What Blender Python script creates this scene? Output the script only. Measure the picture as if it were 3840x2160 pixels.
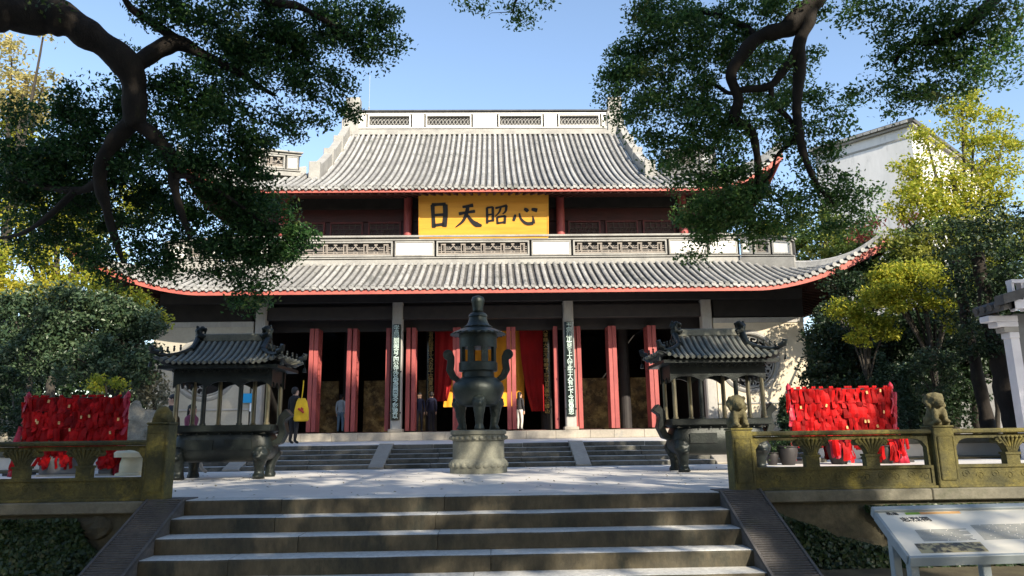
import bpy, bmesh, math, random
import numpy as np
from mathutils import Vector, Matrix, noise
random.seed(7)
rng = np.random.default_rng(7)
R = math.radians
for o in list(bpy.data.objects):
    bpy.data.objects.remove(o)
S = bpy.context.scene
C = S.collection
# ------------------------------------------------------------------ camera, sky, sun, exposure
F_PX, YAW, PITCH, ROLL = 2677.16, .0257, .2007, -.0141
EYE = Vector((.4048, 0, .742))
fw = Vector((math.sin(YAW) * math.cos(PITCH), math.cos(YAW) * math.cos(PITCH), math.sin(PITCH)))
r0 = Vector((math.cos(YAW), -math.sin(YAW), 0)); u0 = r0.cross(fw)
rt = r0 * math.cos(ROLL) + u0 * math.sin(ROLL)
up = -r0 * math.sin(ROLL) + u0 * math.cos(ROLL)
cd = bpy.data.cameras.new('camera'); cam = bpy.data.objects.new('camera', cd); C.objects.link(cam)
cd.sensor_width = 36; cd.lens = F_PX / 3840 * 36; cd.clip_start = .05; cd.clip_end = 1500
M = Matrix.Identity(4)
for i in range(3):
    M[i][0], M[i][1], M[i][2], M[i][3] = rt[i], up[i], -fw[i], EYE[i]
cam.matrix_world = M
S.camera = cam
SUN_AZ, SUN_EL = R(27.5), R(30.7)
w = bpy.data.worlds.new('World'); S.world = w; w.use_nodes = True
nt = w.node_tree
bg = nt.nodes['Background']
sky = nt.nodes.new('ShaderNodeTexSky'); sky.sky_type = 'NISHITA'; sky.sun_disc = False
sky.sun_elevation = SUN_EL; sky.sun_rotation = math.pi - SUN_AZ
sky.air_density = 1.0; sky.dust_density = .7; sky.ozone_density = .8
nt.links.new(sky.outputs[0], bg.inputs[0]); bg.inputs[1].default_value = .15
sl = bpy.data.lights.new('sun', 'SUN'); sl.energy = 4.8; sl.angle = R(.53); sl.color = (1, .885, .71)
so = bpy.data.objects.new('sun', sl); C.objects.link(so)
sdir = Vector((math.sin(SUN_AZ) * math.cos(SUN_EL), -math.cos(SUN_AZ) * math.cos(SUN_EL), math.sin(SUN_EL)))
so.rotation_euler = sdir.to_track_quat('Z', 'Y').to_euler(); so.location = sdir * 60
S.view_settings.view_transform = 'Standard'; S.view_settings.look = 'None'
S.view_settings.exposure = 1.0; S.view_settings.gamma = 1; S.view_settings.use_curve_mapping = False
S.render.engine = 'CYCLES'
S.cycles.max_bounces = 6; S.cycles.diffuse_bounces = 3; S.cycles.glossy_bounces = 2; S.cycles.transmission_bounces = 3
S.cycles.use_denoising = True

# ------------------------------------------------------------------ helpers
K = 3840 / 2576
def ray(px, py):
    return fw + rt * ((px * K - 1920) / F_PX) + up * ((1080 - py * K) / F_PX)
def at(px, py, y):
    """measured point of the photograph at depth y (metres from the viewer)"""
    d = ray(px, py); return EYE + d * ((y - EYE.y) / d.y)
def pix(p):
    d = Vector(p) - EYE; z = d.dot(fw)
    return (1920 + F_PX * d.dot(rt) / z) / K, (1080 - F_PX * d.dot(up) / z) / K, z

def tag(o, label=None, cat=None, group=None, kind=None):
    if label: o['label'] = label
    if cat: o['category'] = cat
    if group: o['group'] = group
    if kind: o['kind'] = kind
    return o
def wloc(o):
    v = Vector((0, 0, 0))
    while o is not None:
        v = v + o.location; o = o.parent
    return v
def thing(name, label, cat, loc=(0, 0, 0), group=None, kind=None):
    o = bpy.data.objects.new(name, None); C.objects.link(o); o.location = loc
    o.empty_display_size = .2
    return tag(o, label, cat, group, kind)
def inst(mesh, name, parent=None, pos=(0, 0, 0), rot=None, scale=None):
    o = bpy.data.objects.new(name, mesh); C.objects.link(o)
    if parent is not None:
        o.parent = parent; o.location = Vector(pos) - wloc(parent)
    else:
        o.location = pos
    if rot is not None: o.rotation_euler = rot
    if scale is not None: o.scale = scale
    return o
def copy_tree(o, parent=None):
    c = o.copy(); C.objects.link(c); c.parent = parent
    for ch in list(o.children): copy_tree(ch, c)
    return c

class MB:
    def __init__(s): s.v = []; s.f = []; s.mi = []
    def add(s, vs, fs, m=0):
        n = len(s.v); s.v += [tuple(v) for v in vs]; s.f += [tuple(i + n for i in f) for f in fs]; s.mi += [m] * len(fs); return s
    def box(s, x0, x1, y0, y1, z0, z1, m=0):
        v = [(x0, y0, z0), (x1, y0, z0), (x1, y1, z0), (x0, y1, z0), (x0, y0, z1), (x1, y0, z1), (x1, y1, z1), (x0, y1, z1)]
        return s.add(v, [(0, 3, 2, 1), (4, 5, 6, 7), (0, 1, 5, 4), (1, 2, 6, 5), (2, 3, 7, 6), (3, 0, 4, 7)], m)
    def bar(s, a, b, wx, wz, m=0, upv=(0, 0, 1)):
        a, b = Vector(a), Vector(b); d = (b - a).normalized(); u = Vector(upv)
        sx = d.cross(u)
        if sx.length < 1e-4: sx = Vector((1, 0, 0))
        sx.normalize(); u = sx.cross(d)
        v = [p + sx * (i * wx / 2) + u * (j * wz / 2) for p in (a, b) for i, j in ((-1, -1), (1, -1), (1, 1), (-1, 1))]
        return s.add(v, [(0, 1, 2, 3), (7, 6, 5, 4), (0, 4, 5, 1), (1, 5, 6, 2), (2, 6, 7, 3), (3, 7, 4, 0)], m)
    def ribbon(s, pts, prof, m=0, cap=True):
        """loft a closed 2-D profile list (per point: list of vectors)"""
        n = len(prof[0]); vs = [p for ring in prof for p in ring]; fs = []
        for i in range(len(prof) - 1):
            for j in range(n):
                a = i * n + j; b = i * n + (j + 1) % n
                fs.append((a, b, b + n, a + n))
        if cap:
            fs.append(tuple(range(n - 1, -1, -1))); fs.append(tuple(range((len(prof) - 1) * n, len(prof) * n)))
        return s.add(vs, fs, m)
    def tube(s, pts, rad, n=8, m=0, cap=True):
        pts = [Vector(p) for p in pts]
        if not hasattr(rad, '__len__'): rad = [rad] * len(pts)
        rings = []; prev = None
        for i, p in enumerate(pts):
            d = (pts[min(i + 1, len(pts) - 1)] - pts[max(i - 1, 0)])
            if d.length < 1e-7: d = Vector((0, 0, 1))
            d.normalize()
            if prev is None:
                a = d.orthogonal().normalized()
            else:
                a = prev - d * prev.dot(d)
                if a.length < 1e-5: a = d.orthogonal()
                a.normalize()
            prev = a; b = d.cross(a)
            rings.append([p + (a * math.cos(t) + b * math.sin(t)) * rad[i] for t in [2 * math.pi * k / n for k in range(n)]])
        return s.ribbon(None, rings, m, cap)
    def lathe(s, prof, n=24, c=(0, 0, 0), m=0, sx=1, sy=1, rot=0):
        rings = [[(c[0] + sx * r * math.cos(rot + 2 * math.pi * k / n), c[1] + sy * r * math.sin(rot + 2 * math.pi * k / n), c[2] + z) for k in range(n)] for r, z in prof]
        return s.ribbon(None, rings, m, True)
    def prism(s, poly, axis, d0, d1, m=0):
        """extrude a 2-D polygon: axis 'y' -> poly in (x,z); 'x' -> (y,z); 'z' -> (x,y)"""
        def P(a, b, d): return (a, d, b) if axis == 'y' else (d, a, b) if axis == 'x' else (a, b, d)
        n = len(poly); vs = [P(a, b, d0) for a, b in poly] + [P(a, b, d1) for a, b in poly]
        fs = [tuple(range(n)), tuple(range(2 * n - 1, n - 1, -1))] + [(i, i + n, (i + 1) % n + n, (i + 1) % n) for i in range(n)]
        return s.add(vs, fs, m)
    def ball(s, c, r, m=0, nu=10, nv=7):
        if not hasattr(r, '__len__'): r = (r, r, r)
        prof = [(math.sin(math.pi * i / nv), -math.cos(math.pi * i / nv)) for i in range(1, nv)]
        rings = [[(c[0] + r[0] * q * math.cos(2 * math.pi * k / nu), c[1] + r[1] * q * math.sin(2 * math.pi * k / nu), c[2] + r[2] * z) for k in range(nu)] for q, z in prof]
        vs = [p for ring in rings for p in ring]; fs = []
        for i in range(len(rings) - 1):
            for j in range(nu):
                fs.append((i * nu + j, i * nu + (j + 1) % nu, (i + 1) * nu + (j + 1) % nu, (i + 1) * nu + j))
        b = len(vs); vs += [(c[0], c[1], c[2] - r[2]), (c[0], c[1], c[2] + r[2])]
        L = (len(rings) - 1) * nu
        for j in range(nu):
            fs.append((b, (j + 1) % nu, j)); fs.append((b + 1, L + j, L + (j + 1) % nu))
        return s.add(vs, fs, m)
    def sheet(s, grid, m=0):
        h, wd = len(grid), len(grid[0]); vs = [p for row in grid for p in row]
        return s.add(vs, [(i * wd + j, i * wd + j + 1, (i + 1) * wd + j + 1, (i + 1) * wd + j) for i in range(h - 1) for j in range(wd - 1)], m)
    def mesh(s, name, mat, org=(0, 0, 0), smooth=False, bev=0, jit=0, fixn=True, remesh=0):
        me = bpy.data.meshes.new(name); ox, oy, oz = org
        me.from_pydata([(x - ox, y - oy, z - oz) for x, y, z in s.v], [], s.f)
        mats = mat if isinstance(mat, (list, tuple)) else [mat]
        for q in mats: me.materials.append(q)
        if len(mats) > 1: me.polygons.foreach_set('material_index', s.mi)
        if fixn or bev or jit:
            b = bmesh.new(); b.from_mesh(me)
            if fixn: bmesh.ops.recalc_face_normals(b, faces=b.faces)
            if bev:
                es = [e for e in b.edges if len(e.link_faces) == 2 and e.calc_face_angle(0) > .5]
                bmesh.ops.bevel(b, geom=es, offset=bev, segments=1, affect='EDGES', profile=.7)
            if jit:
                for v in b.verts: v.co += Vector((random.uniform(-jit, jit), random.uniform(-jit, jit), random.uniform(-jit, jit)))
            b.to_mesh(me); b.free()
        if smooth: 
            me.polygons.foreach_set('use_smooth', [True] * len(me.polygons))
            if smooth != 'all':
                try: me.set_sharp_from_angle(angle=R(40))
                except Exception: pass
        me.update()
        return me
    def build(s, name, mat, parent=None, **k):
        org = wloc(parent) if parent is not None else Vector((0, 0, 0))
        me = s.mesh(name, mat, org, **k)
        o = bpy.data.objects.new(name, me); C.objects.link(o)
        if parent is not None: o.parent = parent
        return o
def loose(s_mb, name, mat, loc, **k):
    """a one-mesh thing whose origin sits at loc"""
    me = s_mb.mesh(name, mat, loc, **k); o = bpy.data.objects.new(name, me); C.objects.link(o); o.location = loc
    return o
def remeshed(mb, name, mat, parent, vox, disp=0, dscale=4.0, smooth_it=2):
    """fuse blobs into one sculpted surface"""
    org = wloc(parent) if parent is not None else Vector((0, 0, 0))
    me = mb.mesh(name, mat, org, fixn=True)
    o = bpy.data.objects.new(name, me); C.objects.link(o)
    md = o.modifiers.new('r', 'REMESH'); md.mode = 'VOXEL'; md.voxel_size = vox; md.use_smooth_shade = True
    if smooth_it:
        sm = o.modifiers.new('s', 'SMOOTH'); sm.iterations = smooth_it; sm.factor = .5
    dg = bpy.context.evaluated_depsgraph_get(); me2 = bpy.data.meshes.new_from_object(o.evaluated_get(dg))
    o.modifiers.clear(); o.data = me2; bpy.data.meshes.remove(me)
    if disp:
        for v, n in zip(me2.vertices, [v.normal.copy() for v in me2.vertices]):
            v.co += n * disp * noise.noise((v.co + org) * dscale)
    me2.polygons.foreach_set('use_smooth', [True] * len(me2.polygons)); me2.update()
    if parent is not None: o.parent = parent
    return o

# ------------------------------------------------------------------ materials
def _nodes(name):
    m = bpy.data.materials.new(name); m.use_nodes = True
    return m, m.node_tree, m.node_tree.nodes['Principled BSDF']
def mat(name, c1, c2=None, sc=3., rough=.8, bump=0., bsc=30., metal=0., lo=.38, hi=.62, c3=None, sc3=.9, t3=.55, stretch=(1, 1, 1), spec=.4, fine=0., top=None, top_t=.6, orand=0.):
    m, t, p = _nodes(name); N = t.nodes; L = t.links
    g = N.new('ShaderNodeNewGeometry'); mp = N.new('ShaderNodeMapping'); mp.inputs['Scale'].default_value = stretch
    L.new(g.outputs['Position'], mp.inputs[0]); vec = mp.outputs[0]
    def nz(scale, det=5, ro=.6):
        n = N.new('ShaderNodeTexNoise'); n.inputs['Scale'].default_value = scale; n.inputs['Detail'].default_value = det
        n.inputs['Roughness'].default_value = ro; L.new(vec, n.inputs['Vector']); return n.outputs[0]
    def ramp(fac, a, b):
        q = N.new('ShaderNodeMapRange'); q.inputs[1].default_value = a; q.inputs[2].default_value = b; L.new(fac, q.inputs[0]); return q.outputs[0]
    def mix(f, a, b):
        x = N.new('ShaderNodeMix'); x.data_type = 'RGBA'; L.new(f, x.inputs[0])
        for i, q in ((6, a), (7, b)):
            if isinstance(q, tuple): x.inputs[i].default_value = (*q, 1)
            else: L.new(q, x.inputs[i])
        return x.outputs[2]
    col = c1
    if c2: col = mix(ramp(nz(sc), lo, hi), c1, c2)
    if c3: col = mix(ramp(nz(sc3, 7, .7), t3, t3 + .14), col, c3)
    if top is not None:
        sx = N.new('ShaderNodeSeparateXYZ'); L.new(g.outputs['Normal'], sx.inputs[0])
        col = mix(ramp(sx.outputs[2], top_t, top_t + .25), col, top)
    if fine:
        a = ramp(nz(sc * 9, 6, .75), .3, .7)
        dk = N.new('ShaderNodeMix'); dk.data_type = 'RGBA'; dk.blend_type = 'MULTIPLY'; dk.inputs[0].default_value = fine
        if isinstance(col, tuple): dk.inputs[6].default_value = (*col, 1)
        else: L.new(col, dk.inputs[6])
        cmb = N.new('ShaderNodeCombineColor')
        for i in range(3): L.new(a, cmb.inputs[i])
        L.new(cmb.outputs[0], dk.inputs[7]); col = dk.outputs[2]
    if orand:
        oi = N.new('ShaderNodeObjectInfo'); q = N.new('ShaderNodeMapRange'); q.inputs[3].default_value = 1 - orand; q.inputs[4].default_value = 1 + orand * .5
        L.new(oi.outputs['Random'], q.inputs[0]); cmb = N.new('ShaderNodeCombineColor')
        for i in range(3): L.new(q.outputs[0], cmb.inputs[i])
        dk = N.new('ShaderNodeMix'); dk.data_type = 'RGBA'; dk.blend_type = 'MULTIPLY'; dk.inputs[0].default_value = 1
        if isinstance(col, tuple): dk.inputs[6].default_value = (*col, 1)
        else: L.new(col, dk.inputs[6])
        L.new(cmb.outputs[0], dk.inputs[7]); col = dk.outputs[2]
    if isinstance(col, tuple): p.inputs['Base Color'].default_value = (*col, 1)
    else: L.new(col, p.inputs['Base Color'])
    p.inputs['Roughness'].default_value = rough; p.inputs['Metallic'].default_value = metal
    p.inputs['Specular IOR Level'].default_value = spec
    if bump:
        b = N.new('ShaderNodeBump'); b.inputs['Strength'].default_value = bump; b.inputs['Distance'].default_value = .02
        L.new(nz(bsc, 6, .7), b.inputs['Height']); L.new(b.outputs[0], p.inputs['Normal'])
    return m
def leafmat(name, cols, trans=.35, rough=.5, patch=None, psc=.5):
    """leaf colours differ leaf by leaf; patch = a second colour family some boughs have"""
    m, t, p = _nodes(name); N = t.nodes; L = t.links
    g = N.new('ShaderNodeNewGeometry'); cr = N.new('ShaderNodeValToRGB')
    el = cr.color_ramp.elements
    while len(el) < len(cols): el.new(.5)
    for i, c in enumerate(cols): el[i].position = i / max(1, len(cols) - 1); el[i].color = (*c, 1)
    L.new(g.outputs['Random Per Island'], cr.inputs[0]); col = cr.outputs[0]
    if patch:
        n = N.new('ShaderNodeTexNoise'); n.inputs['Scale'].default_value = psc; n.inputs['Detail'].default_value = 3; L.new(g.outputs['Position'], n.inputs['Vector'])
        q = N.new('ShaderNodeMapRange'); q.inputs[1].default_value = .45; q.inputs[2].default_value = .6; L.new(n.outputs[0], q.inputs[0])
        x = N.new('ShaderNodeMix'); x.data_type = 'RGBA'; L.new(q.outputs[0], x.inputs[0]); L.new(col, x.inputs[6]); x.inputs[7].default_value = (*patch, 1); col = x.outputs[2]
    L.new(col, p.inputs['Base Color']); p.inputs['Roughness'].default_value = rough; p.inputs['Specular IOR Level'].default_value = .35
    tr = N.new('ShaderNodeBsdfTranslucent'); L.new(col, tr.inputs[0])
    mx = N.new('ShaderNodeMixShader'); mx.inputs[0].default_value = trans
    L.new(p.outputs[0], mx.inputs[1]); L.new(tr.outputs[0], mx.inputs[2]); L.new(mx.outputs[0], N['Material Output'].inputs[0])
    return m

STONE_PALE = mat('pale_stone', (.37, .335, .28), (.29, .265, .225), 1.3, .55, .15, 18, c3=(.24, .235, .22), sc3=2.2, t3=.58, fine=.25, orand=.15)
PLAZA = mat('plaza_stone', (.66, .645, .615), (.58, .565, .54), .55, .5, .06, 22, c3=(.52, .51, .49), sc3=1.4, t3=.58, fine=.12)
STEP = mat('worn_skylit_step_stone', (.060, .053, .036), (.125, .104, .064), 2.2, .72, .45, 14, c3=(.030, .034, .026), sc3=1.5, t3=.5, stretch=(1, 1, .45), fine=.45, top=(.68, .68, .65), orand=.12)  # treads paler, risers darker: wear and stains plus painted sky light and shade
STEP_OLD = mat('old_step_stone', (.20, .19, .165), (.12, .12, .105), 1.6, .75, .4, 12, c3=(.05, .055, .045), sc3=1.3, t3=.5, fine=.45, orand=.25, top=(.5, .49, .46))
MOSS = mat('mossy_stone', (.15, .132, .042), (.07, .068, .03), 3.2, .85, .6, 26, c3=(.27, .225, .05), sc3=2.1, t3=.53, fine=.55, orand=.15)
MOSS_LION = mat('mossy_lion_stone', (.17, .15, .075), (.11, .098, .05), 6, .85, .5, 40, fine=.4)
KERB = mat('kerb_stone', (.12, .117, .09), (.19, .18, .14), 1.8, .75, .35, 15, c3=(.09, .095, .06), sc3=1.5, t3=.52, fine=.35)
OLDWALL = mat('old_plaster_wall', (.12, .108, .07), (.055, .052, .036), 1.9, .85, .4, 10, c3=(.05, .055, .035), sc3=1.1, t3=.48, fine=.45)
BRICK_RAMP = mat('ramp_brick', (.085, .08, .08), (.13, .12, .115), 3, .8, .4, 30, c3=(.075, .08, .05), sc3=1.5, t3=.55, fine=.4)
SOIL = mat('soil', (.06, .05, .03), (.09, .08, .045), 3, .95, .5, 20)
TILE = mat('grey_roof_tile', (.43, .43, .415), (.33, .33, .325), 1.1, .75, .25, 25, c3=(.17, .18, .165), sc3=.9, t3=.55, fine=.45, orand=.22)
TILE_DARK = mat('pan_tile', (.10, .10, .10), (.065, .066, .066), 2, .85, .3, 20, fine=.3)  # pan tiles, colour deepened for the shade between the rolls
RIDGE_GREY = mat('ridge_grey_plaster', (.36, .355, .33), (.28, .275, .26), 1.5, .8, .2, 20, c3=(.2, .2, .19), sc3=1.2, t3=.58, fine=.25)
RIDGE_DARK = mat('ridge_dark_brick', (.035, .036, .038), (.06, .06, .062), 3, .8, .2, 20)
WHITEWASH = mat('whitewash', (.78, .77, .73), (.66, .65, .61), 1.2, .85, .1, 20, c3=(.52, .51, .47), sc3=.8, t3=.62, fine=.1)
FRET = mat('fret_stone', (.33, .29, .25), (.25, .225, .2), 4, .8, .3, 30, fine=.3)
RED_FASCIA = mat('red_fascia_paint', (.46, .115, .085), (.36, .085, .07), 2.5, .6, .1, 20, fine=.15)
RED_WOOD = mat('red_door_paint', (.38, .085, .075), (.28, .058, .058), 3, .55, .15, 24, c3=(.48, .14, .11), sc3=2, t3=.6, stretch=(1, 1, .25), fine=.2)
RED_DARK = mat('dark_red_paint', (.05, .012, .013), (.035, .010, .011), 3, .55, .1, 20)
RED_DULL = mat('dull_red_paint', (.12, .028, .028), (.085, .02, .022), 3, .6, .1, 20)
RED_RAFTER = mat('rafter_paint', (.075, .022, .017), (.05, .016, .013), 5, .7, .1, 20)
BEAM = mat('dark_beam_paint', (.022, .020, .022), (.032, .028, .028), 3, .6)
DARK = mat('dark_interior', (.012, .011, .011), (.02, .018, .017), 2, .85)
LATTICE = mat('lattice_wood', (.06, .045, .04), (.09, .07, .06), 6, .7)
STONE_COL = mat('stone_column', (.40, .39, .36), (.33, .32, .30), 2, .6, .2, 20, stretch=(1, 1, .3), fine=.2)
WALL_R = mat('shaded_wall_render', (.44, .41, .34), (.38, .35, .29), .9, .85, .15, 16, c3=(.32, .30, .255), sc3=.7, t3=.6, fine=.15)  # left wall: shade put into this greyer copy of the render
WALL_SUN = mat('sunlit_wall_render', (.62, .55, .42), (.55, .48, .36), .9, .85, .15, 16, c3=(.46, .41, .32), sc3=.7, t3=.62, fine=.15)  # right wall: same render with sunlight put into the colour
BRONZE = mat('dark_bronze', (.010, .014, .014), (.018, .024, .022), 4, .42, .25, 30, metal=.35, c3=(.035, .048, .042), sc3=3, t3=.6, fine=.3)
BRONZE_OLD = mat('green_bronze', (.020, .028, .026), (.034, .046, .041), 3, .42, .3, 26, metal=.4, c3=(.085, .10, .085), sc3=2.5, t3=.58, fine=.3)
BRONZE_POLE = mat('worn_brass_pole', (.22, .19, .12), (.10, .095, .07), 5, .38, .1, 30, metal=.7, stretch=(1, 1, .3))
BURN_TILE = mat('bronze_roof_tile', (.16, .175, .155), (.24, .24, .20), 4, .5, .2, 30, metal=.3, fine=.3)
PEDESTAL = mat('pedestal_stone', (.24, .24, .19), (.16, .165, .135), 3, .8, .4, 24, c3=(.13, .135, .105), sc3=2, t3=.55, fine=.35)
GOLD = mat('gold_lettering', (.75, .55, .2), rough=.4, metal=.3)
YELLOW = mat('yellow_plaque_paint', (.70, .335, .038), (.60, .27, .03), 1.2, .5, .05, 10, stretch=(.3, 1, 3))
INK = mat('ink_black', (.012, .012, .013), rough=.45)
BOARD_BLACK = mat('black_lacquer', (.010, .016, .015), (.016, .022, .02), 4, .2, spec=.6)
CHAR_PALE = mat('pale_green_lettering', (.55, .66, .62), (.42, .55, .5), 30, .5)
RIBBON = mat('red_ribbon', (.30, .002, .003), (.20, .0015, .003), 5, .7, spec=.12, orand=.5)
RIBBON_B = mat('bright_red_ribbon', (.40, .003, .004), (.32, .003, .004), 5, .65, spec=.15, orand=.35)
RIBBON_DK = mat('crimson_ribbon', (.36, .006, .03), (.26, .004, .02), 5, .5)
CARD = mat('prayer_card', (.62, .40, .16), (.5, .28, .10), 20, .5)
DRAPE_RED = mat('red_curtain', (.34, .006, .008), (.24, .004, .006), 1, .8)
DRAPE_YEL = mat('yellow_curtain', (.70, .32, .02), (.58, .25, .015), 1, .8)
BARK = mat('camphor_bark', (.018, .014, .011), (.030, .023, .017), 6, .9, .8, 14, c3=(.05, .048, .022), sc3=2.2, t3=.62, stretch=(1, 1, .6), fine=.5)
BARK2 = mat('grey_bark', (.03, .026, .02), (.055, .047, .038), 6, .9, .6, 14)
ROCKM = mat('garden_rock', (.34, .31, .24), (.22, .205, .165), 3, .9, .6, 12, c3=(.12, .115, .09), sc3=2, t3=.52, fine=.45)
GREYBOX = mat('grey_planter', (.10, .10, .105), (.13, .135, .14), 4, .8)
CREAM = mat('cream_stone', (.55, .51, .36), (.45, .42, .30), 4, .7, .2, 20)
STEEL = mat('painted_steel', (.30, .34, .36), (.24, .28, .30), 4, .45, .05, 30, c3=(.42, .43, .42), sc3=5, t3=.6)
# ------------------------------------------------------------------ ground, plaza, front steps
Y1, TR, SH = 9.0226, .3534, .17
XL, XR = -3.341, 3.151
gz = -5 * SH
tag(MB().box(-260, 260, -120, 420, gz - .5, gz).build('ground', SOIL), kind='structure')
tag(MB().box(-45, 45, Y1 + .388, 75, gz + .004, 0).build('plaza', PLAZA), kind='structure')
tag(MB().box(-3.9, 3.7, -6, 7.55, gz + .001, gz + .02).build('lower_path', PLAZA), kind='structure')
steps = thing('front_steps', None, None, (0, Y1, 0), kind='structure')
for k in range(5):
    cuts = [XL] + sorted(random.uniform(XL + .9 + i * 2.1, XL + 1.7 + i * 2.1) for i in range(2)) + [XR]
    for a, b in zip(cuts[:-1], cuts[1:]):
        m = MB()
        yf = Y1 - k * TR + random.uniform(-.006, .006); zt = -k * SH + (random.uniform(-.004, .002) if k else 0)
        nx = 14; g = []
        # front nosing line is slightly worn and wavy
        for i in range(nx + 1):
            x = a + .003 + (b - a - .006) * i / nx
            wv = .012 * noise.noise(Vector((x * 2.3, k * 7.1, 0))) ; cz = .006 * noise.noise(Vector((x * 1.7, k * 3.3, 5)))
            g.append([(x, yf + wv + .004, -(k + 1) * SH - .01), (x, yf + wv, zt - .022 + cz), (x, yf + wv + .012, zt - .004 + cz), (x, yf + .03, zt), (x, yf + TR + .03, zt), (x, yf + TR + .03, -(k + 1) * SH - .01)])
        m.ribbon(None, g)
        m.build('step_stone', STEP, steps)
# sloping ribbed ramps beside the steps
def ramp(x0, x1, label):
    t = thing('ramp', label, 'ramp', ((x0 + x1) / 2, Y1, 0), group='ribbed ramps beside the front steps')
    ya, za, yb, zb = Y1 + .02, .012, Y1 - 5 * TR + .02, gz + .03
    MB().prism([(Y1 + .40, za), (ya, za), (yb, zb), (yb, gz), (Y1 + .40, gz)], 'x', x0, x1).build('ramp_body', BRICK_RAMP, t)
    for xx in (x0, x1 - .028):
        MB().bar((xx + .014, ya, za + .008), (xx + .014, yb, zb + .008), .028, .03).build('edging', BRICK_RAMP, t)
    L = math.hypot(ya - yb, za - zb); n = 46; ang = math.atan2(za - zb, ya - yb)
    rib = MB().box(-(x1 - x0) / 2 + .03, (x1 - x0) / 2 - .03, -.011, .011, -.004, .015).mesh('brick', BRICK_RAMP, bev=.004)
    for i in range(n):
        f = (i + .5) / n
        inst(rib, 'brick', t, ((x0 + x1) / 2, ya + (yb - ya) * f, za + (zb - za) * f), (ang, 0, random.uniform(-.006, .006)))
ramp(XL - .46, XL, 'dark ribbed brick ramp on the left of the front steps, dusted with moss')
ramp(XR, XR + .52, 'dark ribbed brick ramp on the right of the front steps, near the notice board')
# retaining walls under the balustrades
IVY = leafmat('ivy_leaf', [(.012, .028, .010), (.022, .045, .016), (.035, .06, .02)], .15, .4)
def retaining(x0, x1, label):
    t = thing('retaining_wall', label, 'wall', ((x0 + x1) / 2, Y1, gz))
    MB().box(x0, x1, Y1 + .0, Y1 + .38, gz, -.135).build('wall_face', OLDWALL, t)
    n = max(1, round((x1 - x0) / 2.0)); wd = (x1 - x0) / n
    for i in range(n):
        MB().box(x0 + i * wd + .003, x0 + (i + 1) * wd - .003, Y1 - .07, Y1 + .42, -.132, random.uniform(.003, .006)).build('coping_stone', KERB, t, bev=.012)
    # big rubble stones set in the wall
    for i in range(int((x1 - x0) * 2.2)):
        cx, cz = random.uniform(x0 + .2, x1 - .2), random.uniform(gz + .1, -.25)
        m = MB().ball((cx, Y1 + .0, cz), (random.uniform(.16, .3), random.uniform(.03, .06), random.uniform(.08, .15)), nu=9, nv=6)
        m.build('stone', OLDWALL, t, jit=.012)
    return t
wl = retaining(-12.0, XL - .464, 'mossy old retaining wall with creeper left of the front steps')
wr = retaining(XR + .524, 12.0, 'mossy old retaining wall with creeper right of the front steps')
def leaves(name, P, Nrm, size, mt, parent=None, asp=.5, loc=None, fold=.25):
    """many small folded leaves as one mesh; P (n,3) positions, Nrm (n,3) rough leaf normals"""
    n = len(P)
    if n == 0: return None
    org = np.array(wloc(parent) if parent is not None else (loc or (0, 0, 0)))
    Nrm = Nrm / (np.linalg.norm(Nrm, axis=1, keepdims=True) + 1e-9)
    a = rng.normal(size=(n, 3)); a -= Nrm * (a * Nrm).sum(1, keepdims=True); a /= (np.linalg.norm(a, axis=1, keepdims=True) + 1e-9)
    b = np.cross(Nrm, a)
    s = (size * rng.uniform(.65, 1.25, n))[:, None]
    base = P - a * s * .5; tip = P + a * s * .5 - Nrm * s * .08
    mid = P - org + Nrm * 0
    l = P + b * s * asp * .5 + Nrm * s * fold * .3; r = P - b * s * asp * .5 + Nrm * s * fold * .3
    V = np.stack([base, l, tip, r], 1).reshape(-1, 3) - org
    me = bpy.data.meshes.new(name); me.vertices.add(4 * n); me.vertices.foreach_set('co', V.ravel().astype(np.float32))
    i = np.arange(n)[:, None] * 4
    T = np.concatenate([i + [0, 2, 1], i + [0, 3, 2]], 1).reshape(-1, 3)
    me.loops.add(6 * n); me.loops.foreach_set('vertex_index', T.ravel().astype(np.int32))
    me.polygons.add(2 * n); me.polygons.foreach_set('loop_start', (np.arange(2 * n) * 3).astype(np.int32))
    try: me.polygons.foreach_set('loop_total', np.full(2 * n, 3, np.int32))
    except Exception: pass
    me.materials.append(mt); me.update(calc_edges=True)
    o = bpy.data.objects.new(name, me); C.objects.link(o)
    if parent is not None: o.parent = parent
    elif loc: o.location = loc
    return o
def ivy(x0, x1, n, lab):
    P = []
    while len(P) < n:
        x, z = rng.uniform(x0, x1), gz + rng.uniform(0, .66)
        if z > -.16: continue
        k = noise.noise(Vector((x * 1.1, z * 2.0, 3.3)))
        if k < (z - gz) * .9 - .82: continue
        P.append((x, Y1 - .045 - max(0, (-.35 - z)) * .65 * rng.uniform(.3, 1.0) - rng.uniform(0, .05), z))
    P = np.array(P); N_ = rng.normal(size=P.shape) * .5 + np.array([0, -.8, .5])
    o = leaves('ivy', P, N_, .062, IVY, None, .8); tag(o, lab, 'ivy', kind='stuff')
ivy(-8, XL - .47, 24000, 'dark green creeper covering the wall left of the steps')
ivy(XR + .53, 7.5, 24000, 'dark green creeper covering the wall right of the steps')
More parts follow.
